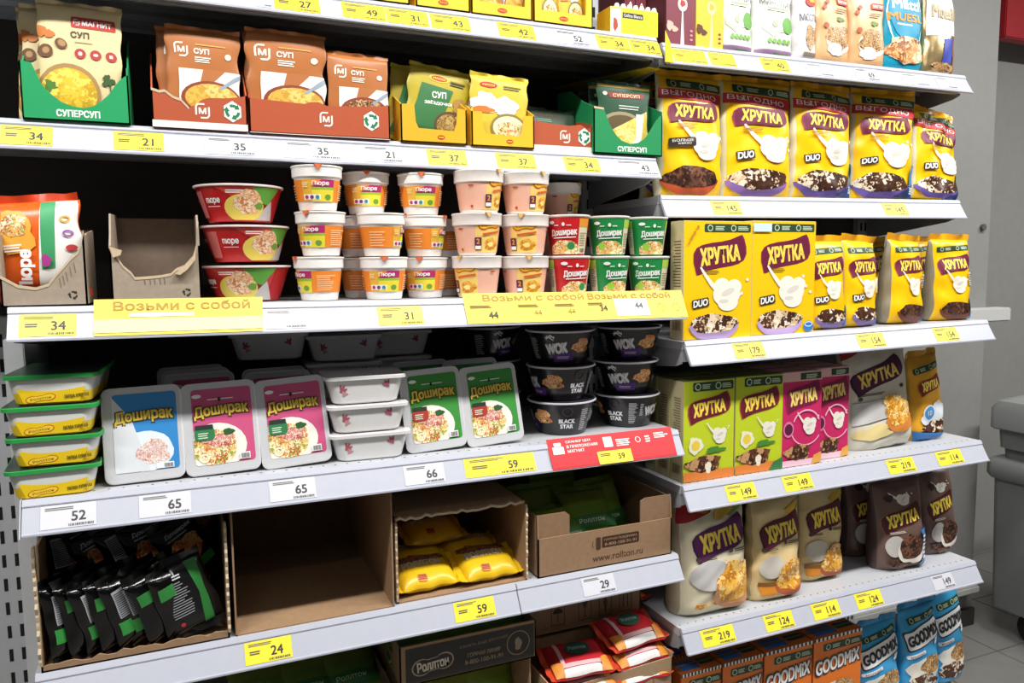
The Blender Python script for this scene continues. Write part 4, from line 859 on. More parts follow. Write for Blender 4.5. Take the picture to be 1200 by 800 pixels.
def packet(label, kind, w, h, t, seed, group):
    r = thing('noodle_packet', label, 'noodle packet', group)
    colr = {'black': '#070707', 'yellow': '#e3b91c', 'red': '#b5202a', 'green': '#6a8a2a', 'orange': '#e0601c', 'dark': '#2c3a24'}[kind]
    sl = {'orange': '#c8401c', 'red': '#c8452a'}.get(kind, colr)
    S = bag(r, w, h, t, foil(colr, .16 if kind == 'black' else .3), seed, 2.6, .012, foil(sl, .28), .0022, both=True, cell=.008)
    if kind == 'black':
        q = random.Random(seed)
        if seed % 3 == 0: g = [('back_seam', [('#c8ccd0', stroke([(.0, .04*h), (.01*w, .5*h), (-.01*w, .96*h)], .0042))]), ('green_block', [('#2a7a34', rect(-.42*w, .62*h, -.12*w, .80*h))]), ('barcode', [('#a8aaac', rect(.14*w, .35*h, .44*w, .62*h)), ('#4a4c50', lines(.16*w, .36*h, .42*w, .61*h, 8, seed, .4))])]
        elif seed % 3 == 1: g = [('green_block', [('#2f8a3a', poly([(-.42*w, .20*h), (.1*w, .16*h), (.12*w, .36*h), (-.42*w, .40*h)]))]), ('label_text', [('#9a9ca0', rect(-.36*w, .45*h, .02*w, .86*h)), ('#3a3c40', lines(-.34*w, .47*h, .0, .84*h, 12, seed, .45))]), ('back_seam', [('#b8bcc0', stroke([(.26*w, .05*h), (.24*w, .95*h)], .0035))])]
        else: g = [('food_picture', [(food(['#c86a34', '#e09a54', '#8a3a1c', '#d8b070'], 90), blob(-.02*w, .52*h, .34*w, .22*h, seed)), ('#2f7a34', poly([(-.4*w, .12*h), (.4*w, .16*h), (.4*w, .30*h), (-.4*w, .28*h)]))]), ('lettering', [('#c8ccd0', J(T('Доширак', 0, .84*h, .6*w, .07*h, .03), lines(-.3*w, .76*h, .3*w, .79*h, 1, 4)))])]
    elif kind == 'yellow':          # lies on its back, long side to the front: text runs along z, its foot towards +x
        g = [('food_picture', [(food(['#7a4a30', '#4a2a1c', '#b08050', '#2a1610', '#94603a'], 90), clip(J(ell(-.32*w, .5*h, .26*w, .46*h)), -.49*w, 0, .5*w, h))]), ('lettering', [('#d8d2c6', T('РОЛЛТОН', -.02*w, .46*h, .66*h, .17*w, .06, 88))]), ('badge', [('#e0861c', rr(.28*w, .30*h, .42*w, .46*h, .004)), ('#8a1c14', J(*[rect(.30*w+.025*w*i, .31*h, .315*w+.025*w*i, .45*h) for i in range(4)]))])]
    elif kind in ('orange',):
        g = [('label_field', [('#eeeae4', poly([(-.05*w, .0), (.5*w, 0), (.5*w, 1*h), (.10*w, 1*h)])), ('#3c9a62', poly([(.02*w, .25*h), (.16*w, .25*h), (.26*w, 1*h), (.10*w, 1*h)])), ('#e8a83a', blob(-.22*w, .66*h, .22*w, .24*h, 5)), (NOOD, blob(-.22*w, .74*h, .16*w, .12*h, 6))]), ('icons', [('#e2a83a', ring(.34*w, .78*h, .05*w, .03*h, .003)), ('#8a4a9a', ring(.35*w, .62*h, .05*w, .03*h, .003)), ('#c03a3a', ell(.36*w, .46*h, .06*w, .035*h)), ('#2a7a9a', ell(.37*w, .30*h, .06*w, .035*h)), ('#a83a8a', blob(.08*w, .34*h, .05*w, .07*h, 4))]), ('lettering', [(WHITE, J(T('Пюре', -.14*w, .25*h, .44*h, .17*w, .05, 84), lines(-.34*w, .46*h, -.1*w, .55*h, 3, 4, .5)))])]
    elif kind == 'red':
        g = [('label_field', [('#d8a8ac', rect(.22*w, .16*h, .31*w, .86*h)), ('#e2dedb', poly([(.33*w, .14*h), (.5*w, .14*h), (.5*w, .86*h), (.33*w, .80*h)])), ('#d8a8ac', rect(-.44*w, .16*h, .31*w, .22*h))]), ('end_patch', [('#d98a2c', poly([(.08*w, .0), (.5*w, 0), (.5*w, .16*h), (.2*w, .18*h)]))]), ('end_patch', [('#d98a2c', poly([(.2*w, .84*h), (.5*w, .80*h), (.5*w, h), (.1*w, h)]))]), ('green_field', [('#235040', ell(-.12*w, .52*h, .20*w, .22*h)), ('#8fb0a0', T('Роллтон', -.12*w, .52*h, .3*h, .1*w, .03, 88))])]
    else:
        g = [('label_field', [('#7a8a2a' if kind == 'green' else '#3a4a2c', poly([(-.5*w, .55*h), (.5*w, .60*h), (.5*w, .9*h), (-.5*w, .9*h)])), ('#2f7a3a', poly([(-.5*w, .06*h), (.5*w, .06*h), (.5*w, .34*h), (-.5*w, .28*h)]))]), ('lettering', [('#cfe0b8', T('Роллтон', 0, .2*h, .5*w, .09*h, .03, 2))])]
    bag_print(r, S, g, w, h, L=.010)
    return r

# ------------------------------------------------------------------ stocking the shelves
def X(px, s, Y, dz=.03):
    return xat(px, Y, (deck(s, .4 if s[0] == 'L' else 1.5))+dz)
def pos(px, s, Y, y=None, lift=0, dz=.05):
    x = X(px, s, Y, dz); return (x, Y if y is None else y, deck(s, x)+.0008+lift)
def edge_strip(root, w, prof, th, mat=None):
    """pale torn edge along the top of a carton panel"""
    m = MB()
    for (x0, z0), (x1, z1) in zip(prof[:-1], prof[1:]):
        if abs(x1-x0)+abs(z1-z0) < .0015: continue
        m.loft([[(x0, -.0008, z0-.0035), (x0, th+.0008, z0-.0035), (x0, th+.0008, z0+.0012), (x0, -.0008, z0+.0012)], [(x1, -.0008, z1-.0035), (x1, th+.0008, z1-.0035), (x1, th+.0008, z1+.0012), (x1, -.0008, z1+.0012)]], mat or TORN)
    m.build('torn_edge', root)

# -- R1: large yellow bags
def bigs():
    G = 'large yellow cereal bags'
    sp = [('big1', 818, .19, 11, 'large yellow cereal bag with orange bowl, leftmost of the five', 0, 0),
          ('big2', 897, .222, 12, 'large yellow cereal bag with purple bowl, second of the five', 0, 0),
          ('big3', 972, .205, 13, 'large yellow cereal bag with blue corner, in the middle of the five', 0, 1),
          ('big3', 1043, .195, 24, 'large yellow cereal bag with blue corner, fourth of the five', 0, 2),
          ('big3', 1104, .20, 15, 'crumpled large yellow cereal bag with blue corner at the shelf end', -2, 5)]
    out = []
    for kind, px, w, sd, lab, lean, roll in sp:
        h = .30 if sd != 15 else .262
        r = cereal_bag(lab, w, h-.012, .085, sd, kind, G)
        setpos(r, pos(px, 'R1', .14, .14+.0425, dz=.12), (lean, roll, {24: -14, 15: 6}.get(sd, 0))); out.append(r)
    for i, px in enumerate((800, 872, 940, 1005, 1052)):
        p = pos(px, 'R1', .26, .30, dz=.12)
        dup(out[(i+1) % 3+1], 'large yellow cereal bag in the second row, %s from the left' % ['first', 'second', 'third', 'fourth', 'fifth'][i], p, (0, 0, 0), 'second row of large yellow bags')
bigs()
# -- R2
for k, px0, px1, lab in (('yel1', 801, 881, 'large yellow cereal box with wheat ear and side text, left of two'), ('yel2', 881, 955, 'large yellow cereal box with small blue cup, right of two')):
    x0, x1 = X(px0, 'R2', .05, .14), X(px1, 'R2', .05, .14); w = min(x1-x0, .197)
    r = cereal_box(lab, w, .272, .052, k, 'large yellow cereal boxes'); setpos(r, ((x0+x1)/2, .05, deck('R2', x0)+.0005))
for i, (k, px, w, sd, lab, rz, rl) in enumerate((('small', 976, .125, 31, 'small yellow DUO cereal bag beside the yellow boxes', -4, 0), ('small', 1014, .13, 32, 'small yellow DUO cereal bag, second from the yellow boxes', 6, 3),
        ('smalldark', 1068, .150, 33, 'small yellow cereal bag with dark cocoa bowl and grey side', 8, 3), ('smalldark', 1123, .148, 34, 'small yellow cereal bag with dark cocoa bowl at the shelf end', -3, 1))):
    r = cereal_bag(lab, w, .222, .075, sd, k, 'small yellow cereal bags'); setpos(r, pos(px, 'R2', .06, .10, dz=.1), (0, rl, rz))
    if sd == 33: r33 = r
dup(r33, 'small yellow cereal bag behind the gap in its row', pos(1026, 'R2', .2, .24, dz=.1), (0, 0, 0)); dup(r33, 'small yellow cereal bag behind the one at the shelf end', pos(1083, 'R2', .2, .24, dz=.1), (0, 0, 5))
# -- R3
bx = {}
for k, px0, px1, w, dy, lab in (('lime1', 800, 861, .147, 0, 'lime green cereal box with egg picture, left of two'), ('lime2', 861, 916, .146, .0, 'lime green cereal box with dark green corner, right of two'),
                     ('pink', 916, 962, .128, .0, 'pink cereal box next to the lime boxes'), ('pink', 962, 999, .115, .02, 'pink cereal box next to the cream bag')):
    x0 = X(px0, 'R3', .05, .12)
    r = cereal_box(lab, w, .238, .05, k, 'lime and pink cereal boxes'); setpos(r, (x0+w/2+.001, .05+dy, deck('R3', x0)+.0005)); bx[lab[:5]+k] = r
    for row in (1, 2): dup(r, lab.split(',')[0].split(' with')[0].split(' next')[0]+(' directly behind the front row, ' if row == 1 else ' in the third row back, ')+('left' if px0 in (800, 916) else 'right')+' of two', (x0+w/2+.001, .05+dy+.054*row, deck('R3', x0)+.0005))
r = cereal_bag('tall cream and silver corn flake bag leaning on the middle shelf', .225, .285, .085, 41, 'silver', 'corn flake bags'); setpos(r, pos(1043, 'R3', .07, .115, dz=.12), (-2, -4, -6))
r = cereal_bag('yellow cereal bag with round blue badge at the shelf end', .135, .238, .075, 42, 'star', 'corn flake bags'); setpos(r, pos(1095, 'R3', .09, .13, dz=.1), (0, -4, 4))
# -- R4
r = cereal_bag('large cream corn flake bag with red corner at the shelf start', .212, .285, .12, 51, 'corn', 'corn flake bags'); setpos(r, pos(845, 'R4', .05, .11, dz=.12), (-1, 1, 0))
r = cereal_bag('beige honey flake bag with purple logo, in the middle of three', .165, .268, .085, 52, 'honey', 'corn flake bags'); setpos(r, pos(915, 'R4', .06, .10, dz=.12), (0, 1, 0))
r = cereal_bag('beige honey flake bag half hidden behind its neighbour', .155, .262, .085, 53, 'honey', 'corn flake bags'); setpos(r, pos(967, 'R4', .10, .14, dz=.12), (0, 2, -3))
r = cereal_bag('brown cocoa cereal bag with blue ribbon', .168, .245, .09, 55, 'brown', 'brown cocoa cereal bags'); setpos(r, pos(1066, 'R4', .06, .105, dz=.1), (0, -3, -8))
r2 = cereal_bag('brown cocoa cereal bag at the shelf end', .135, .245, .08, 56, 'brown', 'brown cocoa cereal bags'); setpos(r2, pos(1110, 'R4', .10, .14, dz=.1), (0, -5, 0))
dup(r, 'brown cocoa cereal bag in shadow behind the one with the blue ribbon', pos(1022, 'R4', .18, .22, dz=.1)); dup(r, 'brown cocoa cereal bag deepest in the shadow of its shelf', pos(992, 'R4', .30, .34, dz=.1))
# -- R5
for i, (px, Y, w, lab) in enumerate(((797, .07, .15, 'orange cereal box at the left end of its row'), (846, .06, .145, 'orange cereal box second in its row'), (895, .055, .165, 'orange cereal box third in its row'), (953, .05, .168, 'orange cereal box beside the blue bags'))):
    Y = .055; x0 = X(px, 'R5', Y, .25); w = X((846, 895, 953, 1011)[i], 'R5', Y, .25)-x0-.004; r = cereal_box(lab, w, .262, .07, 'orange', 'orange cereal boxes'); setpos(r, (x0+w/2+.002, Y, deck('R5', x0)+.0005))
    dup(r, lab.replace('orange cereal box', 'orange cereal box behind the one'), (x0+w/2+.002, Y+.075, deck('R5', x0)+.0005))
for px, h, sd, lab, rl, Y in ((1032, .235, 61, 'blue cereal bag beside the orange boxes', -3, .06), (1082, .258, 62, 'blue cereal bag between two others', -3, .06), (1116, .272, 63, 'blue cereal bag at the right end of the base shelf', -5, .07)):
    r = cereal_bag(lab, {61: .17, 62: .15, 63: .125}[sd], h, .075, sd, 'goodmix', 'blue cereal bags'); setpos(r, pos(px+8, 'R5', Y, Y+.04, dz=.2), (0, rl, 0))
# -- R0
Yr = .132
for k, px0, px1, lab in (('maroon', 780, 815, 'maroon porridge box with white spoon picture'), ('spoonyel', 815, 848, 'yellow porridge box with pale spoon picture')):
    x0, x1 = X(px0, 'R0', Yr, .05), X(px1, 'R0', Yr, .05); r = cereal_box(lab, x1-x0-.001, .22, .14, k, 'porridge boxes'); setpos(r, ((x0+x1)/2, Yr, deck('R0', x0)+.0005))
def muesli(label, kind, w, h, t, seed):
    r = thing('muesli_bag', label, 'muesli bag', 'muesli bags on the top shelf')
    c = {'white': '#e6e8e0', 'slim': '#dcd8d8', 'peach': '#dcae7c', 'blue': '#1f98b8', 'gold': '#c9b080'}[kind]
    S = bag(r, w, h, t, C(c, .22, metal=.75, var=.05, bump=.2, scale=45) if kind == 'gold' else foil(c, .22 if kind == 'blue' else .35), seed, 4, .014, None, .005 if kind == 'gold' else .0022)
    if kind == 'white': g = [('apple_picture', [('#c8d4c0', blob(-.05*w, .40*h, .34*w, .15*h, 3)), ('#efeee6', ell(-.06*w, .40*h, .26*w, .11*h)), ('#5fa03a', ell(.26*w, .38*h, .15*w, .10*h)), ('#b0b8a0', ell(-.06*w, .39*h, .08*w, .05*h))]), ('green_icons', [('#7ab04a', J(*[ell(-.2*w+.12*w*i, .18*h, .05*w, .03*h) for i in range(5)]))]), ('purple_base', [('#a884a8', rect(-.5*w, .015*h, .5*w, .07*h)), ('#5a8a4a', rect(-.1*w, .012*h, .5*w, .035*h))]), ('lettering', [('#3a3c38', T('МИКС.ПИТ', -.02*w, .63*h, .78*w, .07*h, .02, -4)), ('#7ab04a', rect(-.25*w, .555*h, .25*w, .57*h))]), ('red_plate', [('#b8322a', blob(.0, .82*h, .25*w, .09*h, 4)), ('#e8b03a', blob(.02*w, .83*h, .16*w, .05*h, 5))])]
    elif kind == 'slim': g = [('lettering', [('#3a3a4c', T('МЮСЛИ', 0, .52*h, .8*w, .09*h, .02, 4))]), ('cereal_picture', [(GRAN, blob(.05*w, .28*h, .25*w, .15*h, 3)), ('#8a7a6a', rect(-.3*w, .04*h, .3*w, .09*h))]), ('red_plate', [('#b8322a', blob(.1*w, .78*h, .3*w, .12*h, 4)), ('#e8a83a', blob(.15*w, .80*h, .2*w, .09*h, 5))])]
    elif kind == 'peach': g = [('cereal_picture', [('#f0ece4', ell(.06*w, .28*h, .36*w, .16*h)), (GRAN, blob(.06*w, .32*h, .34*w, .15*h, seed)), ('#f2f0ea', blob(-.05*w, .16*h, .2*w, .08*h, 5))]), ('leaf_picture', [('#6a8a3a', blob(.12*w, .55*h, .1*w, .03*h, 3, amp=.4))]), ('brand_plate', [('#c8402c', rr(.05*w, .74*h, .42*w, .82*h, .003)), (WHITE, T('МАГНИТ', .235*w, .78*h, .3*w, .04*h, .03)), ('#6a4a30', lines(.0, .64*h, .35*w, .69*h, 2, 3))]), ('berry_scatter', [('#b05a3a', J(ell(-.32*w, .68*h, .05*w, .03*h), ell(-.24*w, .75*h, .05*w, .03*h), ell(-.3*w, .45*h, .06*w, .035*h)))])]
    elif kind == 'blue': g = [('arch', [('#d8ecf0', ring(0, .62*h, .42*w, .42*h, .004, -40, 220)), ('#1690b4', ell(0, .66*h, .40*w, .32*h))]), ('lettering', [(WHITE, J(T('Mätti', 0, .74*h, .66*w, .11*h, .05), lines(-.25*w, .50*h, .25*w, .53*h, 1, 3))), ('#e0902a', T('MUESLI', 0, .59*h, .84*w, .085*h, .05))]), ('cereal_picture', [('#d8c0a0', blob(0, .22*h, .46*w, .14*h, 3)), (food(['#c88a4a', '#e0b074', '#a8642c', '#f0d8b0', '#8a4a20'], 70), blob(0, .22*h, .44*w, .15*h, 5, amp=.14))])]
    else: g = [('silver_panel', [('#e0ddd4', poly([(-.45*w, .42*h), (.45*w, .46*h), (.4*w, .98*h), (-.45*w, .98*h)])), ('#2f3fa0', poly([(-.12*w, .08*h), (.2*w, .10*h), (.32*w, .42*h), (-.02*w, .40*h)])), ('#8a5a3a', blob(.35*w, .24*h, .1*w, .2*h, 4)), (GRAN, blob(.0, .08*h, .42*w, .05*h, 4))]), ('lettering', [('#b8a888', T('Muesli', 0, .70*h, .7*w, .13*h, .05))])]
    bag_print(r, S, g, w, h); return r
for k, px, w, h, sd, lab, rz in (('white', 867, .105, .20, 71, 'white porridge packet with green apple, next to the yellow box', 0), ('white', 912, .125, .20, 72, 'white porridge packet with green apple, right of its twin', 0), ('slim', 949, .075, .20, 73, 'slim white muesli packet showing granola', 8),
        ('peach', 981, .125, .20, 74, 'peach muesli bag beside the slim white packet', 4), ('peach', 1022, .122, .20, 75, 'peach muesli bag beside the blue bag', -6), ('blue', 1064, .150, .235, 76, 'turquoise muesli bag with white arch', 0), ('gold', 1107, .135, .24, 77, 'shiny gold foil muesli bag at the shelf end', 6)):
    r = muesli(lab, k, w, h, .055, sd); setpos(r, pos(px, 'R0', .135, .165, dz=.08), (0, 0, rz))
# -- L0
def seasoning(label, px0, px1, kind, hf=.058):
    x0, x1 = X(px0, 'L0', .125, .02), X(px1, 'L0', .125, .02); w = x1-x0-.002
    r = thing('display_carton', label, 'display carton', 'yellow seasoning displays on the top shelf', ((x0+x1)/2, .125, deck('L0', x0)+.0005))
    prof = [(-w/2, .12), (-w*.40, .12), (-w*.38, hf*.45), (w*.38, hf*.45), (w*.40, .12), (w/2, .12)]
    open_box(r, w, .15, .13, prof, [(0, .12), (.15, .13)], C('#f0c32a', .5), C('#c9a02a', .6))
    decal(r, S_front(0), [('brand_mark', [('#b8301c', ell(0, hf*.22, .011, .005)), ('#f0c83a', T('MAGGI', 0, hf*.22, .016, .004, .02))])])
    for i in (-1, 1):
        s = sachet('small sachet, '+('left' if i < 0 else 'right')+' in the '+label.replace('yellow ', ''), kind, w*.42, .11, 80+i, 'seasoning sachets'); setpos(s, ((x0+x1)/2+i*w*.22, .15, deck('L0', x0)+.008), (-4, 0, 0))
seasoning('yellow seasoning display, first visible on the topmost shelf', 425, 480, 'yellow'); seasoning('yellow seasoning display, second visible on the topmost shelf', 487, 551, 'brown')
seasoning('yellow seasoning display with brown mushroom sachets', 552, 624, 'brown'); seasoning('yellow seasoning display with blue and gold sachets', 625, 695, 'yellow')
x0 = X(716, 'L0', .125, .02); x1 = X(772, 'L0', .125, .02)
r = thing('bouillon_pack', 'yellow bouillon cube pack with scalloped white top at the shelf end', 'bouillon pack', None, ((x0+x1)/2, .128, deck('L0', x0)+.0005)); w = x1-x0
MB().box(-w/2, w/2, 0, .06, 0, .056, C('#f2de1e', .45), [C('#e8d020', .5), C('#f0ece0', .5), C('#f2de1e', .45), C('#c9a820', .5), C('#c9a820', .5), C('#c9a01c', .5)]).build('carton_body', r, bevel=.001)
m = MB()
for i in range(7): m.lathe([(.006, .055), (.0065, .06), (.004, .066), (.001, .067)], C('#f2f0ea', .5), 10); m.v[-40:] = [(a-w*.33+i*w*.13, b+.008, c) for a, b, c in m.v[-40:]]
m.build('scalloped_top', r)
decal(r, S_front(0), [('brand_mark', [('#2a2824', rr(-w*.25, .034, w*.18, .046, .001)), (WHITE, T('Gallina Blanca', -w*.035, .040, w*.38, .007, .02))]), ('picture', [('#f0e8e0', rect(-w/2, .0, -w*.28, .052)), ('#b0402a', blob(-w*.40, .018, .006, .014, 3))])])
for i, (px, lab) in enumerate(((738, 'dark maroon porridge box behind the bouillon pack, leftmost'), (751, 'dark maroon porridge box behind the bouillon pack, in the middle'), (766, 'dark maroon porridge box behind the bouillon pack, rightmost'))):
    x = X(px, 'L0', .21, .06); r = cereal_box(lab, .030, .21, .12, 'maroon', 'porridge boxes'); setpos(r, (x, .21, deck('L0', x)+.0005))
# -- L1: soup displays
def soup_box(label, px0, px1, Y, colr, prof, sprof, d, deco, back=.17, base=None):
    x0, x1 = X(px0, 'L1', Y, .03), X(px1, 'L1', Y, .03); w = x1-x0
    r = thing('display_carton', label, 'display carton', 'soup sachet displays', ((x0+x1)/2, Y, deck('L1', x0)+.0005))
    p = [(a*w, b) for a, b in prof]
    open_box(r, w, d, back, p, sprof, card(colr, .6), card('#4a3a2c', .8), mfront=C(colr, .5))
    decal(r, S_front(0), deco(w)); return r, (x0+x1)/2, w, deck('L1', x0)
GP = [(-.5, .095), (-.39, .092), (-.31, .058), (-.23, .043), (-.14, .031), (-.04, .025), (.06, .023), (.15, .027), (.235, .037), (.31, .049), (.37, .064), (.42, .074), (.47, .081), (.5, .083)]
SP = [(0, .095), (.03, .10), (.08, .15), (.14, .18)]
gd = lambda w: [('lettering', [('#eef4ee', T('СУПЕРСУП', .01*w, .013, .40*w, .011, .05))])]
r, x, w, z = soup_box('green soup display carton at the left end of its shelf', 25, 152, .12, '#189a5c', GP, SP, .14, gd)
for i, (dx, dy, dz) in enumerate(((0.006, .016, .0), (-.022, .04, -.004), (-.030, .06, -.006))):
    s = sachet(['cream soup sachet in front of the green display', 'cream soup sachet second in the green display', 'cream soup sachet third in the green display'][i], 'cream', .130, .185, 90+i, 'cream soup sachets'); setpos(s, (x+dx, .12+dy, z+.012+dz), (-3, 1.5, 0))
def bd(cx, cr, ms):
    return lambda w: [('white_base', [('#ece4de', rect(-w/2, .0, w/2, .012 if ms else .001))]), ('brand_mark', [('#f0e2d8', m_logo(cx*w, .032, .024))]), ('recycle_mark', [(WHITE, fan([(cr*w+.017*math.cos(a), .034+.019*math.sin(a)) for a in [PI/6+k*PI/3 for k in range(6)]], (cr*w, .034))), ('#1f7a4a', recycle(cr*w, .034, .015))])]
BR = '#b0512e'
P1 = [(-.5, .066), (-.42, .062), (-.36, .064), (-.28, .054), (-.2, .05), (-.12, .036), (-.05, .042), (.02, .052), (.1, .056), (.25, .057), (.4, .060), (.5, .064)]
r, x, w, z = soup_box('brown soup display carton with white base, beside the green one', 178, 290, .12, BR, P1, [(0, .066), (.04, .10), (.10, .15), (.14, .16)], .14, bd(.02, .34, 1)); edge_strip(r, w, [(a*w, b) for a, b in P1[:6]], .0025)
for i, (dx, dy) in enumerate(((.006, .016), (-.010, .036))): s = sachet(['light brown soup sachet in front of the narrow brown display', 'light brown soup sachet second in the narrow brown display'][i], 'brown', .127, .160, 101+2*i, 'brown soup sachets'); setpos(s, (x+dx, .12+dy, z+.018), (-3, 1.5, 0))
P2 = [(-.5, .062), (-.3, .060), (-.12, .058), (-.08, .062), (-.02, .063), (.04, .057), (.25, .060), (.4, .063), (.5, .066)]
r, x, w, z = soup_box('wide brown soup display carton holding two sachet stacks', 292, 457, .12, BR, P2, [(0, .066), (.05, .08), (.14, .10)], .14, bd(.03, .36, 0))
for i, (dx, ww, hh, sd, dy) in enumerate(((-.062, .148, .168, 105, .016), (.074, .120, .140, 106, .018), (-.064, .148, .168, 107, .036))): s = sachet(['large brown soup sachet with pale soup picture', 'smaller brown soup sachet with mushroom soup picture', 'large brown soup sachet behind the one with pale soup'][i], 'brown', ww, hh, sd, 'brown soup sachets'); setpos(s, (x+dx, .12+dy, z+.020), (-2, 1.2, 0))
md = lambda w: [('brand_mark', [('#b8301c', ell(.1*w, .012, .008, .0045)), ('#e8c23a', rect(.06*w, .011, .14*w, .013))])]
PY = [(-.5, .073), (-.30, .075), (-.28, .040), (-.24, .028), (.30, .026), (.34, .040), (.36, .072), (.5, .070)]
r, x, w, z = soup_box('yellow soup display carton with green sachets leaning in it', 470, 547, .12, '#e0ab1e', PY, [(0, .073), (.06, .10), (.16, .11)], .16, md, .11)
for i, (dx, dy, rl) in enumerate(((.010, .035, 8), (-.018, .06, 6))): s = sachet(['olive and green soup sachet in front of the yellow display', 'olive and green soup sachet behind in the yellow display'][i], 'ygreen', .135, .142, 110+i, 'green soup sachets'); setpos(s, (x+dx, .12+dy, z+.016), (-4, rl, 0))
PZ = [(-.5, .070), (-.34, .070), (-.32, .036), (-.28, .026), (.26, .024), (.30, .036), (.34, .068), (.5, .068)]
r, x, w, z = soup_box('yellow soup display carton with yellow sachets', 553, 626, .12, '#e5b422', PZ, [(0, .07), (.06, .10), (.16, .11)], .16, md, .11)
for i, (dx, dy) in enumerate(((-.004, .02), (-.012, .045), (-.016, .07))): s = sachet(['pale yellow soup sachet in front of its display', 'pale yellow soup sachet second in its display', 'pale yellow soup sachet third in its display'][i], 'yellow', .135, .142, 115+i, 'yellow soup sachets'); setpos(s, (x+dx, .12+dy, z+.006), (-3, 3, 0))
P3 = [(-.5, .062), (-.2, .058), (.1, .056), (.3, .060), (.42, .052), (.5, .058)]
r, x, w, z = soup_box('low brown display carton with dark green sachets', 625, 694, .13, BR, P3, [(0, .062), (.05, .075), (.14, .09)], .14, bd(.03, .36, 1), .10)
for i in range(2): s = sachet(['dark green soup sachet sunk in the low brown display', 'dark green soup sachet behind in the low brown display'][i], 'dkgreen', .125, .095, 120+i, 'dark soup sachets'); setpos(s, (x-.008*i, .17+.03*i, z+.012), (-22, 2, 0))
PG = [(-.5, .100), (-.36, .098), (-.28, .066), (-.2, .044), (-.1, .030), (.02, .024), (.14, .027), (.24, .038), (.32, .056), (.40, .078), (.46, .09), (.5, .092)]
r, x, w, z = soup_box('green soup display carton at the right end of its shelf', 696, 776, .12, '#178a50', PG, [(0, .10), (.05, .12), (.11, .155), (.18, .165)], .18, lambda w: [('lettering', [('#eef4ee', T('СУПЕРСУП', .05*w, .012, .42*w, .011, .05))])], .165); edge_strip(r, w, [(PG[0][0]*w, PG[0][1])]+[(a*w, b) for a, b in PG[1:2]], .0025)
for i in range(2): s = sachet(['dark green soup sachet with gold top in front of the right display', 'dark green soup sachet with gold top behind in the right display'][i], 'green', .140, .150, 125+i, 'dark soup sachets'); setpos(s, (x+.004-.006*i, .145+.03*i, z+.012), (-4, 1, 0))
# -- L2: mash packet, torn cartons, bowls and cups
def brown_open(label, x0, x1, Y, z, d, hb, prof, sprof, mat, group='open cardboard cartons', back=True, top=None, mi=None, th=.003, mfront=None):
    w = x1-x0; r = thing('cardboard_carton', label, 'carton', group, ((x0+x1)/2, Y, z+.0006))
    open_box(r, w, d, hb, [(a*w, b) for a, b in prof] if prof else None, sprof, mat, mi, th, back, top, mfront)
    return r, w
PA = [(-.5, .050), (-.3, .034), (-.1, .030), (.05, .036), (.15, .052), (.25, .066), (.33, .078), (.42, .088), (.46, .10), (.5, .122)]
r, w = brown_open('torn grey cardboard carton holding the orange mash packet', -.262, -.141, .04, deck('L2', -.2), .16, .13, PA, [(0, .122), (.02, .115), (.05, .12), (.16, .13)], GREYCARD)
edge_strip(r, w, [(a*w, b) for a, b in PA], .003)
decal(r, S_front(0), [('recycle_mark', [('#2f3228', recycle(.33*w, .018, .0075))]), ('crush_lines', [('#7a6c58', J(*[stroke([(a*w, b), (a*w+.002, b-.016)], .001) for a, b in ((.18, .046), (.22, .05), (.26, .056), (.31, .064), (.36, .07))]))])])
r = packet('orange and white mash packet standing in the torn carton', 'orange', .135, .150, .05, 201, 'mash packets'); setpos(r, (-.205, .085, deck('L2', -.2)+.022), (-3, -5, 0))
PB = [(-.5, .100), (-.47, .085), (-.43, .083), (-.36, .066), (-.28, .055), (-.24, .046), (-.1, .047), (.05, .049), (.16, .052), (.22, .060), (.32, .066), (.42, .082), (.46, .10), (.48, .13), (.5, .142)]
r, w = brown_open('empty torn grey cardboard carton between packet and red bowls', -.106, .034, .045, deck('L2', 0), .17, .155, PB, [(0, .10), (.02, .12), (.04, .155), (.17, .16)], GREYCARD, mi=card('#7a6a5c'))
edge_strip(r, w, [(a*w, b) for a, b in PB], .003)
MB().prism([(.20*w, .052), (.30*w, .064), (.42*w, .082), (.46*w, .10), (.44*w, .075), (.34*w, .058), (.26*w, .050)], 'xz', -.010, -.002, TORN).build('torn_flap', r)
MB().prism([(-.49*w, .098), (-.36*w, .092), (-.38*w, .084), (-.46*w, .080)], 'xz', -.006, -.002, TORN).build('torn_flap', r)
decal(r, S_front(0), [('recycle_mark', [('#2f3228', recycle(.33*w, .020, .0075))]), ('crush_lines', [('#75685a', J(*[stroke([(a*w, .046), (a*w+.001, .034)], .0012) for a in (-.14, -.08, -.03, .03, .08)]))])])
z2 = deck('L2', .118)+.0005
mb0 = mash_bowl('red mash bowl at the bottom of its stack'); setpos(mb0, (.118, .137, z2), (0, 0, -46))
dup(mb0, 'red mash bowl in the middle of its stack', (.117, .137, z2+.0725), (0, 0, -4)); dup(mb0, 'red mash bowl on top of its stack', (.109, .137, z2+.145), (0, 0, -22))
mc = None
def cupat(px, Y, lv, lab, rz, hh=.083):
    global mc
    x = xat(px, Y+.045, z2+.04+lv*hh); p = (x, Y+.045, deck('L2', x)+.0005+lv*(hh+.0006)+.0004*lv)
    if mc is None: mc = mash_cup(lab); setpos(mc, p, (0, 0, rz))
    else: dup(mc, lab, p, (0, 0, rz))
W_ = 'white mash cup '
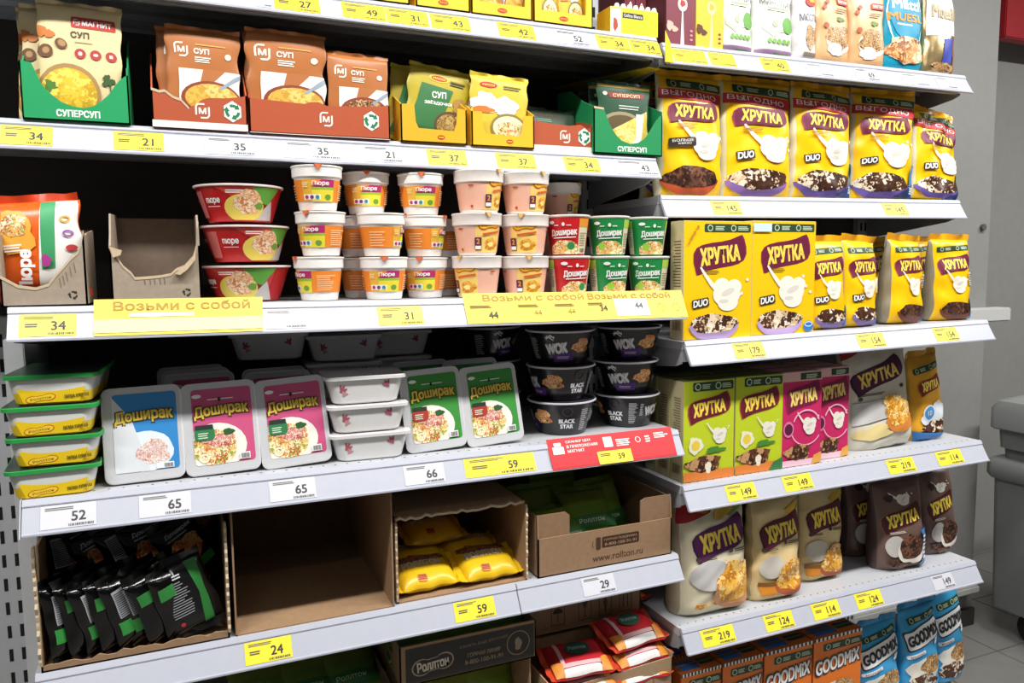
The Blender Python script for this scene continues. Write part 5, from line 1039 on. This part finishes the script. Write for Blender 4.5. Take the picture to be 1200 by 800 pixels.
for a in ((374, .055, 0, W_+'at the bottom of the column beside the red bowls', -72), (376, .055, 1, W_+'in the middle of the column beside the red bowls', -42), (372, .055, 2, W_+'on top of the column beside the red bowls', -7),
          (450, .055, 0, W_+'at the bottom, second front column', -12), (447, .055, 1, W_+'in the middle, second front column, seen from its back', 62), (429, .115, 2, W_+'on top, set back between two front columns', -10),
          (498, .095, 0, W_+'at the bottom of the third front column', -30), (497, .095, 1, W_+'in the middle of the third front column', 46), (493, .095, 2, W_+'on top of the third front column', -14),
          (424, .15, 0, W_+'at the bottom behind the first two columns', 60), (421, .15, 1, W_+'in the middle behind the first two columns', 70), (520, .19, 0, W_+'at the bottom in the shadow beside the peach cups', 90), (520, .19, 1, W_+'second from the bottom in the shadow beside the peach cups', 100)): cupat(*a)
rc = None
for px, lv, rz, lab in ((560, 0, -62, 'peach noodle cup at the bottom of the left column'), (560, 1, 6, 'peach noodle cup in the middle of the left column'), (562, 2, 30, 'peach noodle cup on top of the left column'),
                        (616, 0, -14, 'peach noodle cup at the bottom of the right column'), (616, 1, -32, 'peach noodle cup in the middle of the right column'), (616, 2, 22, 'peach noodle cup on top of the right column')):
    x = xat(px, .10, z2+.04+lv*.086); p = (x, .105, deck('L2', x)+.0005+lv*.0865)
    if rc is None: rc = rollton_cup(lab); setpos(rc, p, (0, 0, rz))
    else: dup(rc, lab, p, (0, 0, rz))
x = xat(658, .25, z2+.2)
for lv, lab in ((0, 'lowest'), (1, 'middle'), (2, 'topmost')): dup(rc, 'peach noodle cup in deep shadow behind the red cups, '+lab, (x, .26, deck('L2', x)+.0005+lv*.0865), (0, 0, 30))
rr_, rg_ = ramen_cup('small red ramen cup on the shelf', True), ramen_cup('small green ramen cup on the shelf, next to the red cup', False)
for src, px, lv, rz, lab in ((rr_, 667, 0, -4, 'small red ramen cup at the bottom'), (rr_, 666, 1, -40, 'small red ramen cup on top of another'), (rg_, 713, 0, 2, 'small green ramen cup at the bottom beside the red cups'), (rg_, 713, 1, -26, 'small green ramen cup on top beside the red cups'),
                             (rg_, 760, 0, -35, 'small green ramen cup at the bottom of the end column'), (rg_, 758, 1, -10, 'small green ramen cup on top of the end column')):
    x = xat(px, .10, z2+.04+lv*.087); p = (x, .102, deck('L2', x)+.0005+lv*.0872)
    if src['label'].endswith(('shelf', 'red cup')): src['label'] = lab; setpos(src, p, (0, 0, rz))
    else: dup(src, lab, p, (0, 0, rz))
# -- L3: trays and wok bowls
z3 = deck('L3', 0)
yt = None
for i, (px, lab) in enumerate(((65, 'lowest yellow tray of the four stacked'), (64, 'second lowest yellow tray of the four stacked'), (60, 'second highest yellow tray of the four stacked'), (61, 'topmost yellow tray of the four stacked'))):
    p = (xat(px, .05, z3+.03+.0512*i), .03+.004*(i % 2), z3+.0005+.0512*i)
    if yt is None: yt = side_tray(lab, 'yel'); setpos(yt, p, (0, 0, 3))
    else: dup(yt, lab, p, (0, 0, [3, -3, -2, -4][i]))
lt = {}
for k, px, rl, lab, dy in (('blue', 169, -.8, 'blue noodle tray with glaring film, left of the pink trays', 0), ('pink', 262, -1.5, 'pink noodle tray beside the blue one', 0), ('pink', 349, -3, 'pink noodle tray beside the white stack', 0), ('green', 515, -2.5, 'green noodle tray beside the white stack', .005), ('green', 585, -3.5, 'green noodle tray beside the black wok bowls', .005)):
    x = xat(px, .05, z3+.07)
    p = (x, .058+dy, deck('L3', x)+.004)
    if k not in lt: lt[k] = leaning_tray(lab, k, len(lt)); setpos(lt[k], p, (-11, rl, 0))
    else: dup(lt[k], lab, p, (-11, rl, 0))
for i, (px, Y, src) in enumerate(((236, .14, 'pink'), (232, .20, 'pink'), (226, .26, 'pink'), (330, .14, 'pink'), (326, .20, 'pink'), (560, .15, 'green'), (500, .17, 'green'))):
    dup(lt[src], ['pink noodle tray first behind the front pair, in shadow', 'pink noodle tray second behind the front pair, in shadow', 'pink noodle tray third behind the front pair, in shadow', 'pink noodle tray hidden behind its right twin', 'pink noodle tray deeper behind its right twin', 'green noodle tray hidden between the front two', 'green noodle tray hidden behind the left one'][i], (xat(px, Y, z3+.15), Y+.02, deck('L3', .1)+.004+(.006 if i < 3 else 0)), (-8, -1, 0))
wt = None
for px, Y, lift, rz, lab in ((436, .045, 0, -3, 'lowest white tray of the stack of three'), (433, .045, .056, -3, 'middle white tray of the stack of three'), (430, .045, .112, -3, 'topmost white tray of the stack of three'),
                             (315, .22, .186, -8, 'white tray lying on top of the pink trays'), (405, .20, .178, -4, 'white tray lying behind the stack of three, upper'), (468, .25, .178, 0, 'white tray lying in shadow behind the green trays, upper'),
                             (405, .20, .12, -4, 'white tray second highest behind the stack of three'), (405, .20, .062, -4, 'white tray third behind the stack of three'), (405, .20, .002, -4, 'white tray lowest behind the stack of three'), (468, .25, .12, 0, 'white tray in shadow behind the green trays, lower')):
    x = xat(px, Y, z3+.03+lift); p = (x, Y, deck('L3', x)+.0005+lift)
    if wt is None: wt = side_tray(lab, 'white'); setpos(wt, p, (0, 0, rz))
    else: dup(wt, lab, p, (0, 0, rz))
wb_ = None
for px, lv, rz, dy, lab in ((657, 0, -119, .02, 'lowest black wok bowl of the left stack'), (656, 1, -94, .02, 'middle black wok bowl of the left stack'), (655, 2, -33, .02, 'topmost black wok bowl of the left stack'),
                            (733, 0, -158, .03, 'lowest black wok bowl of the right stack'), (731, 1, -44, .03, 'middle black wok bowl of the right stack'), (735, 2, -40, .03, 'topmost black wok bowl of the right stack')):
    x = xat(px, .12+dy, deck('L3', .7)+.04+lv*.0775); p = (x, .115+dy, deck('L3', x)+.0005+lv*.0782)
    if wb_ is None: wb_ = wok_bowl(lab); setpos(wb_, p, (0, 0, rz))
    else: dup(wb_, lab, p, (0, 0, rz))
x = xat(572, .30, 1.2)
for lv in (0, 1, 2): dup(wb_, ['lowest', 'middle', 'topmost'][lv]+' black wok bowl in shadow behind the green trays', (x, .30, deck('L3', x)+.0005+lv*.0782), (0, 0, 10))
# -- L4: brown cartons with packets
z4 = deck('L4', .3)
def lie(tilt, yaw):
    "packet on its back with the long side to the front"
    return tuple(math.degrees(a) for a in (Matrix.Rotation(math.radians(yaw), 3, 'Z') @ Matrix.Rotation(math.radians(tilt), 3, 'X') @ Matrix.Rotation(PI/2, 3, 'Y')).to_euler())
q = random.Random(5)
x0, x1 = -.243, .052
lip = torn(-.5, .5, .012, .014, 24, .004, 3)
r, w = brown_open('torn brown carton full of black noodle packets', x0, x1, .03, z4, .40, .22, lip, torn(0, .03, .03, .205, 6, .004, 4)+[(.40, .212)], CARD, mi=CARD_SHADE)
for s in (-1, 1):                                     # ragged upright edges
    m = MB(); qq = random.Random(9+s); pz = 0
    for i in range(13):
        z = .012+i*.0155; d_ = qq.uniform(.002, .007)
        m.prism([(-d_*.6, z), (-d_, z+.008), (-.001, z+.0165), (.012, z+.0165), (.012, z)], 'yz', s*w/2-.0022, s*w/2+.0022, TORN)
    m.build('torn_edge', r)
bp = {}
PK = 'black noodle packets in the torn carton'
def black(k): 
    if k not in bp: bp[k] = packet('black noodle packet', 'black', .088, .125, .03, k, PK); return bp[k], True
    return bp[k], False
spots = []
for i in range(8): spots.append((-.196+.0255*i, .064+.004*(i % 3), .018+q.uniform(0, .004), (-6, [-4, -7, -12, -9, -14, -16, -17, -14][i], 42+q.uniform(-9, 9)), [301, 300, 304, 303, 301, 304, 300, 303][i], 'lower'))
for i in range(7): spots.append((-.190+.034*i, .135+.006*(i % 2), .088+.004*(i % 2), (-12, [-6, -16, -22, -18, -14, -20, -24][i], 24+q.uniform(-10, 10)), [301, 302, 305, 301, 302, 300, 302][i], 'upper'))
for i in range(6): spots.append((-.17+.035*i, .20, .016, (-6, -8, 40), [300, 301][i % 2], 'hidden'))
for i in range(5): spots.append((-.165+.042*i, .29, .085, (-12, -10+4*i, 20), [302, 301][i % 2], 'back'))
ordn = ['first', 'second', 'third', 'fourth', 'fifth', 'sixth', 'seventh', 'eighth']
cnt = {}
for x, y, dz, rot, k, row in spots:
    n = cnt[row] = cnt.get(row, -1)+1
    lab = {'lower': 'black noodle packet, %s from the left in the lower front row', 'upper': 'black noodle packet, %s from the left in the upper row', 'hidden': 'black noodle packet, %s from the left in the hidden lower row', 'back': 'black noodle packet, %s from the left at the carton back'}[row] % ordn[n]
    o, new = black(k)
    if new: o['label'] = lab; setpos(o, (x, y, z4+dz), rot)
    else: dup(o, lab, (x, y, z4+dz), rot)
r = thing('noodle_packet', 'black noodle packet with green stripe facing out at the carton corner', 'noodle packet', PK)
S = bag(r, .088, .125, .022, foil('#161617', .22), 311, 2.6, .012, foil('#161617', .25), .0022, both=True, cell=.008)
bag_print(r, S, [('green_stripe', [('#2a7a34', poly([(.10*.088, .0), (.30*.088, .0), (.36*.088, .12), (.12*.088, .12), (.20*.088, .06)]))]), ('label_text', [('#8a8c90', lines(-.034, .03, .004, .095, 14, 5, .4)), ('#c8ccd0', lines(-.036, .098, .0, .108, 2, 6, .5)), ('#b03028', ell(-.026, .016, .004))])], .088, .125)
setpos(r, (.004, .05, z4+.028), (-8, -16, 12))
x0, x1 = .062, .357
r, w = brown_open('empty brown carton open to the front', x0, x1, .03, z4, .40, .232, None, [(0, .232), (.40, .232)], CARD, mi=CARD_SHADE)
x0, x1 = .366, .648
r, w = brown_open('brown carton with torn top holding yellow packets', x0, x1, .04, z4, .38, .172, None, [(0, .160), (.01, .172), (.38, .172)], CARD, mi=CARD_SHADE, top=.012)
te = torn(-.5, .5, .169, .169, 26, .003, 8)
edge_strip(r, w, [(a*w, b) for a, b in te], .006); [setattr(c, 'location', (0, .008, 0)) for c in r.children if c.name.startswith('torn_edge')]
m = MB()
for s in (-1, 1):
    qq = random.Random(29+s)
    for i in range(10):
        z = .004+i*.016; d_ = qq.uniform(.001, .006); m.prism([(-d_*.5, z), (-d_, z+.009), (0, z+.016), (.008, z+.016), (.008, z)], 'yz', s*w/2-.002, s*w/2+.002, TORN)
m.build('torn_side_edge', r)
yp = packet('yellow noodle packet lying at the left of the carton mouth', 'yellow', .105, .122, .044, 321, 'yellow noodle packets'); setpos(yp, (.376, .098, z4+.030), lie(-76, 3))
dup(yp, 'yellow noodle packet lying at the right of the carton mouth', (.513, .094, z4+.032), lie(-74, 2)); dup(yp, 'yellow noodle packet deeper in the carton, left', (.385, .205, z4+.030), lie(-78, 0)); dup(yp, 'yellow noodle packet deeper in the carton, right', (.515, .205, z4+.030), lie(-80, 0)); dup(yp, 'yellow noodle packet on top of the deeper ones', (.43, .215, z4+.078), lie(-80, 4))
x0, x1 = .672, 1.012
PT = [(-.5, .086), (.5, .086)]
r, w = brown_open('low brown noodle carton with printed web address', x0, x1, .035, z4, .38, .135, PT, [(0, .086), (.004, .135), (.38, .135)], card('#9a7a5c', .7), mi=CARD_SHADE)
for a, b, hh in ((-.5, -.27, .136), (.26, .5, .140)): MB().prism([(a*w, .0), (b*w, .0), (b*w, hh-.008), (b*w-.01*(1 if a < 0 else 0), hh), (a*w+.012*(0 if a < 0 else 1), hh), (a*w, hh-.006)], 'xz', .0045, .0075, card('#8f7054', .7)).build('corner_flap', r)
decal(r, S_front(0), [('lettering', [('#4a3020', T('www.rollton.ru', .08*w, .022, .38*w, .015, .02)), ('#3a2418', rr(-.04*w, .044, .24*w, .068, .003)), ('#b08a64', J(T('ГОРЯЧАЯ ПОДДЕРЖКА', .10*w, .0605, .25*w, .006, .03), T('8-800-100-91-91', .10*w, .0505, .24*w, .007, .03))), ('#4a3020', J(rr(-.085*w, .042, -.052*w, .069, .003), ring(-.10*w, .055, .004, .008, .0012, 120, 240)))])])
gp = None
for i, (x, y, dz, rot) in enumerate(((.79, .10, .03, (-58, 0, 8)), (.86, .13, .045, (-50, 0, -6)), (.75, .20, .03, (-30, 0, 0)), (.93, .18, .03, (-30, 0, 10)), (.84, .26, .03, (-25, 0, 0)))):
    lab = 'green and olive noodle packet, %s from the front in the low carton' % ordn[i]
    if gp is None: gp = packet(lab, 'green', .125, .115, .034, 331, 'green noodle packets'); setpos(gp, (x, y, z4+dz), rot)
    else: dup(gp, lab, (x, y, z4+dz), rot)
# -- L5: stacked cartons at floor level
zb = deck('L5', .3)
x0, x1 = .372, .664
r, w = brown_open('open brown carton in the dark under the printed black tray', x0, x1, .06, zb, .38, .355, [(-.5, .06), (.5, .06)], [(0, .355), (.38, .355)], CARD, mi=CARD_SHADE, top=.002)
for i in range(3): dup(gp, 'green noodle packet in the dark lower carton, %s from the left' % ordn[i], (.43+.09*i, .14, zb+.21), (-20, 0, 5*i)); 
for i in range(3): dup(gp, 'green noodle packet at the bottom of the dark lower carton, %s from the left' % ordn[i], (.43+.09*i, .13, zb+.07), (-12, 0, 5*i))
zt = zb+.3575
r, w = brown_open('black printed noodle tray reading Роллтон', x0-.004, x1+.006, .045, zt, .38, .084, [(-.5, .084), (.5, .084)], [(0, .084), (.38, .084)], CARD, mi=CARD_SHADE, mfront=C('#9a7a58', .7))
decal(r, S_front(0), [('black_print', [('#241e1a', rect(-.46*w, .004, .485*w, .078))]), ('brand_mark', [('#b09a80', peanut(-.27*w, .036, .30*w, .036, 6)), ('#2a221c', peanut(-.27*w, .036, .28*w, .031, 6)), ('#e0d2bc', T('Роллтон', -.27*w, .036, .22*w, .020, .04, 4))]), ('lettering', [('#9a8468', J(T('УЗНАТЬ ЕЩЕ ВКУСНЕЕ', .10*w, .060, .36*w, .007, .02, 2), T('ГОРЯЧАЯ ЛИНИЯ', .10*w, .038, .24*w, .009, .03), T('8-800-100-91-91', .10*w, .023, .28*w, .009, .03), ring(.36*w, .042, .026, .026, .002), blob(.36*w, .040, .008, .014, 4)))])])
for i in range(3): dup(gp, 'green noodle packet in the black printed tray, %s from the left' % ordn[i], (.425+.095*i, .11, zt+.055), (-74, 0, 0))
for i in range(3): dup(gp, 'green noodle packet lying under others in the black printed tray, %s from the left' % ordn[i], (.425+.095*i, .11, zt+.022), (-80, 0, 0))
x0, x1 = .06, .36
r, w = brown_open('dark open carton at the bottom left of the rack', x0, x1, .06, zb, .38, .375, [(-.5, .30), (.5, .33)], [(0, .345), (.38, .345)], CARD, mi=CARD_SHADE)
for i in range(3): dup(gp, 'green noodle packet in the dark bottom left carton, %s from the left' % ordn[i], (.115+.09*i, .16, zb+.31), (-66, 0, 0))
for i in range(3): dup(gp, 'green noodle packet standing deep in the bottom left carton, %s from the left' % ordn[i], (.115+.09*i, .30, zb+.20), (-10, 0, 0))
x0, x1 = .69, 1.015
r, w = brown_open('low brown carton with red packets, beside the cereal shelves', x0, x1, .03, zb, .12, .30, [(-.5, .275), (.5, .29)], [(0, .30), (.12, .30)], card('#a98d6c', .75), mi=CARD_SHADE)
decal(r, S_front(0), [('handling_marks', [('#5a4632', J(*[J(stroke([(a, .19), (a+.03, .19), (a+.03, .25), (a, .25), (a, .19)], .002), stroke([(a+.01, .205), (a+.01, .238)], .002), stroke([(a+.02, .205), (a+.02, .238)], .002)) for a in (-.02, .03, .08)]))])])
MB().box(x0-(x0+x1)/2+.004, x1-(x0+x1)/2-.004, .004, .116, .20, .203, CARD_SHADE).build('inner_panel', r)
rp = packet('red noodle packet on top at the right of its carton', 'red', .105, .140, .038, 341, 'red noodle packets'); setpos(rp, (.868, .088, zb+.340), lie(-72, 8))
dup(rp, 'red noodle packet below the top right one', (.872, .080, zb+.298), lie(-76, 6)); dup(rp, 'red noodle packet on top at the left of its carton', (.715, .080, zb+.312), lie(-74, -4)); dup(rp, 'red noodle packet below the top left one', (.722, .076, zb+.268), lie(-80, -3))
dup(rp, 'red noodle packet at the bottom right of the pile', (.862, .072, zb+.256), lie(-84, 3)); dup(rp, 'red noodle packet at the bottom left of the pile', (.715, .072, zb+.228), lie(-86, 0))
r = thing('cardboard_carton', 'closed brown carton behind the red packets', 'carton', 'open cardboard cartons', (.853, .165, zb+.0006))
MB().box(-.16, .16, 0, .28, 0, .342, CARD).build('carton_body', r, bevel=.002); MB().box(-.16, .16, .13, .15, .342, .3425, C('#b89a70', .4)).build('packing_tape', r)
r, w = brown_open('brown tray with printed handling symbols above the red packets', .688, 1.004, .15, zb+.344, .29, .084, [(-.5, .080), (.5, .086)], [(0, .086), (.29, .084)], card('#96775a', .75), mi=CARD_SHADE)
um = J(fan([(-.070+.013*math.cos(a), .046+.013*math.sin(a)) for a in [PI*i/8 for i in range(9)]], (-.070, .046)), stroke([(-.070, .046), (-.070, .026)], .002))
gl = J(A([[(-.006, .062), (.010, .062), (.002, .042)]]), stroke([(.002, .044), (.002, .026)], .002), stroke([(-.004, .026), (.008, .026)], .002))
decal(r, S_front(0), [('handling_marks', [('#3a2c20', J(um, gl, ell(.058, .05, .005, .012), stroke([(.058, .04), (.058, .026)], .004), stroke([(.108, .028), (.108, .06)], .003), stroke([(.120, .028), (.120, .06)], .003), *[stroke([(a, .018), (a+.034, .018), (a+.034, .070), (a, .070), (a, .018)], .0016) for a in (-.087, -.015, .041, .097)]))])])
for i in range(3): dup(rp, 'red noodle packet in the tray with handling symbols, %s from the left' % ordn[i], (.700+.10*i, .225, zb+.344+.066), lie(-86, 2*i)); dup(rp, 'red noodle packet lying low in the tray with handling symbols, %s from the left' % ordn[i], (.700+.10*i, .225, zb+.344+.024), lie(-88, 2*i))
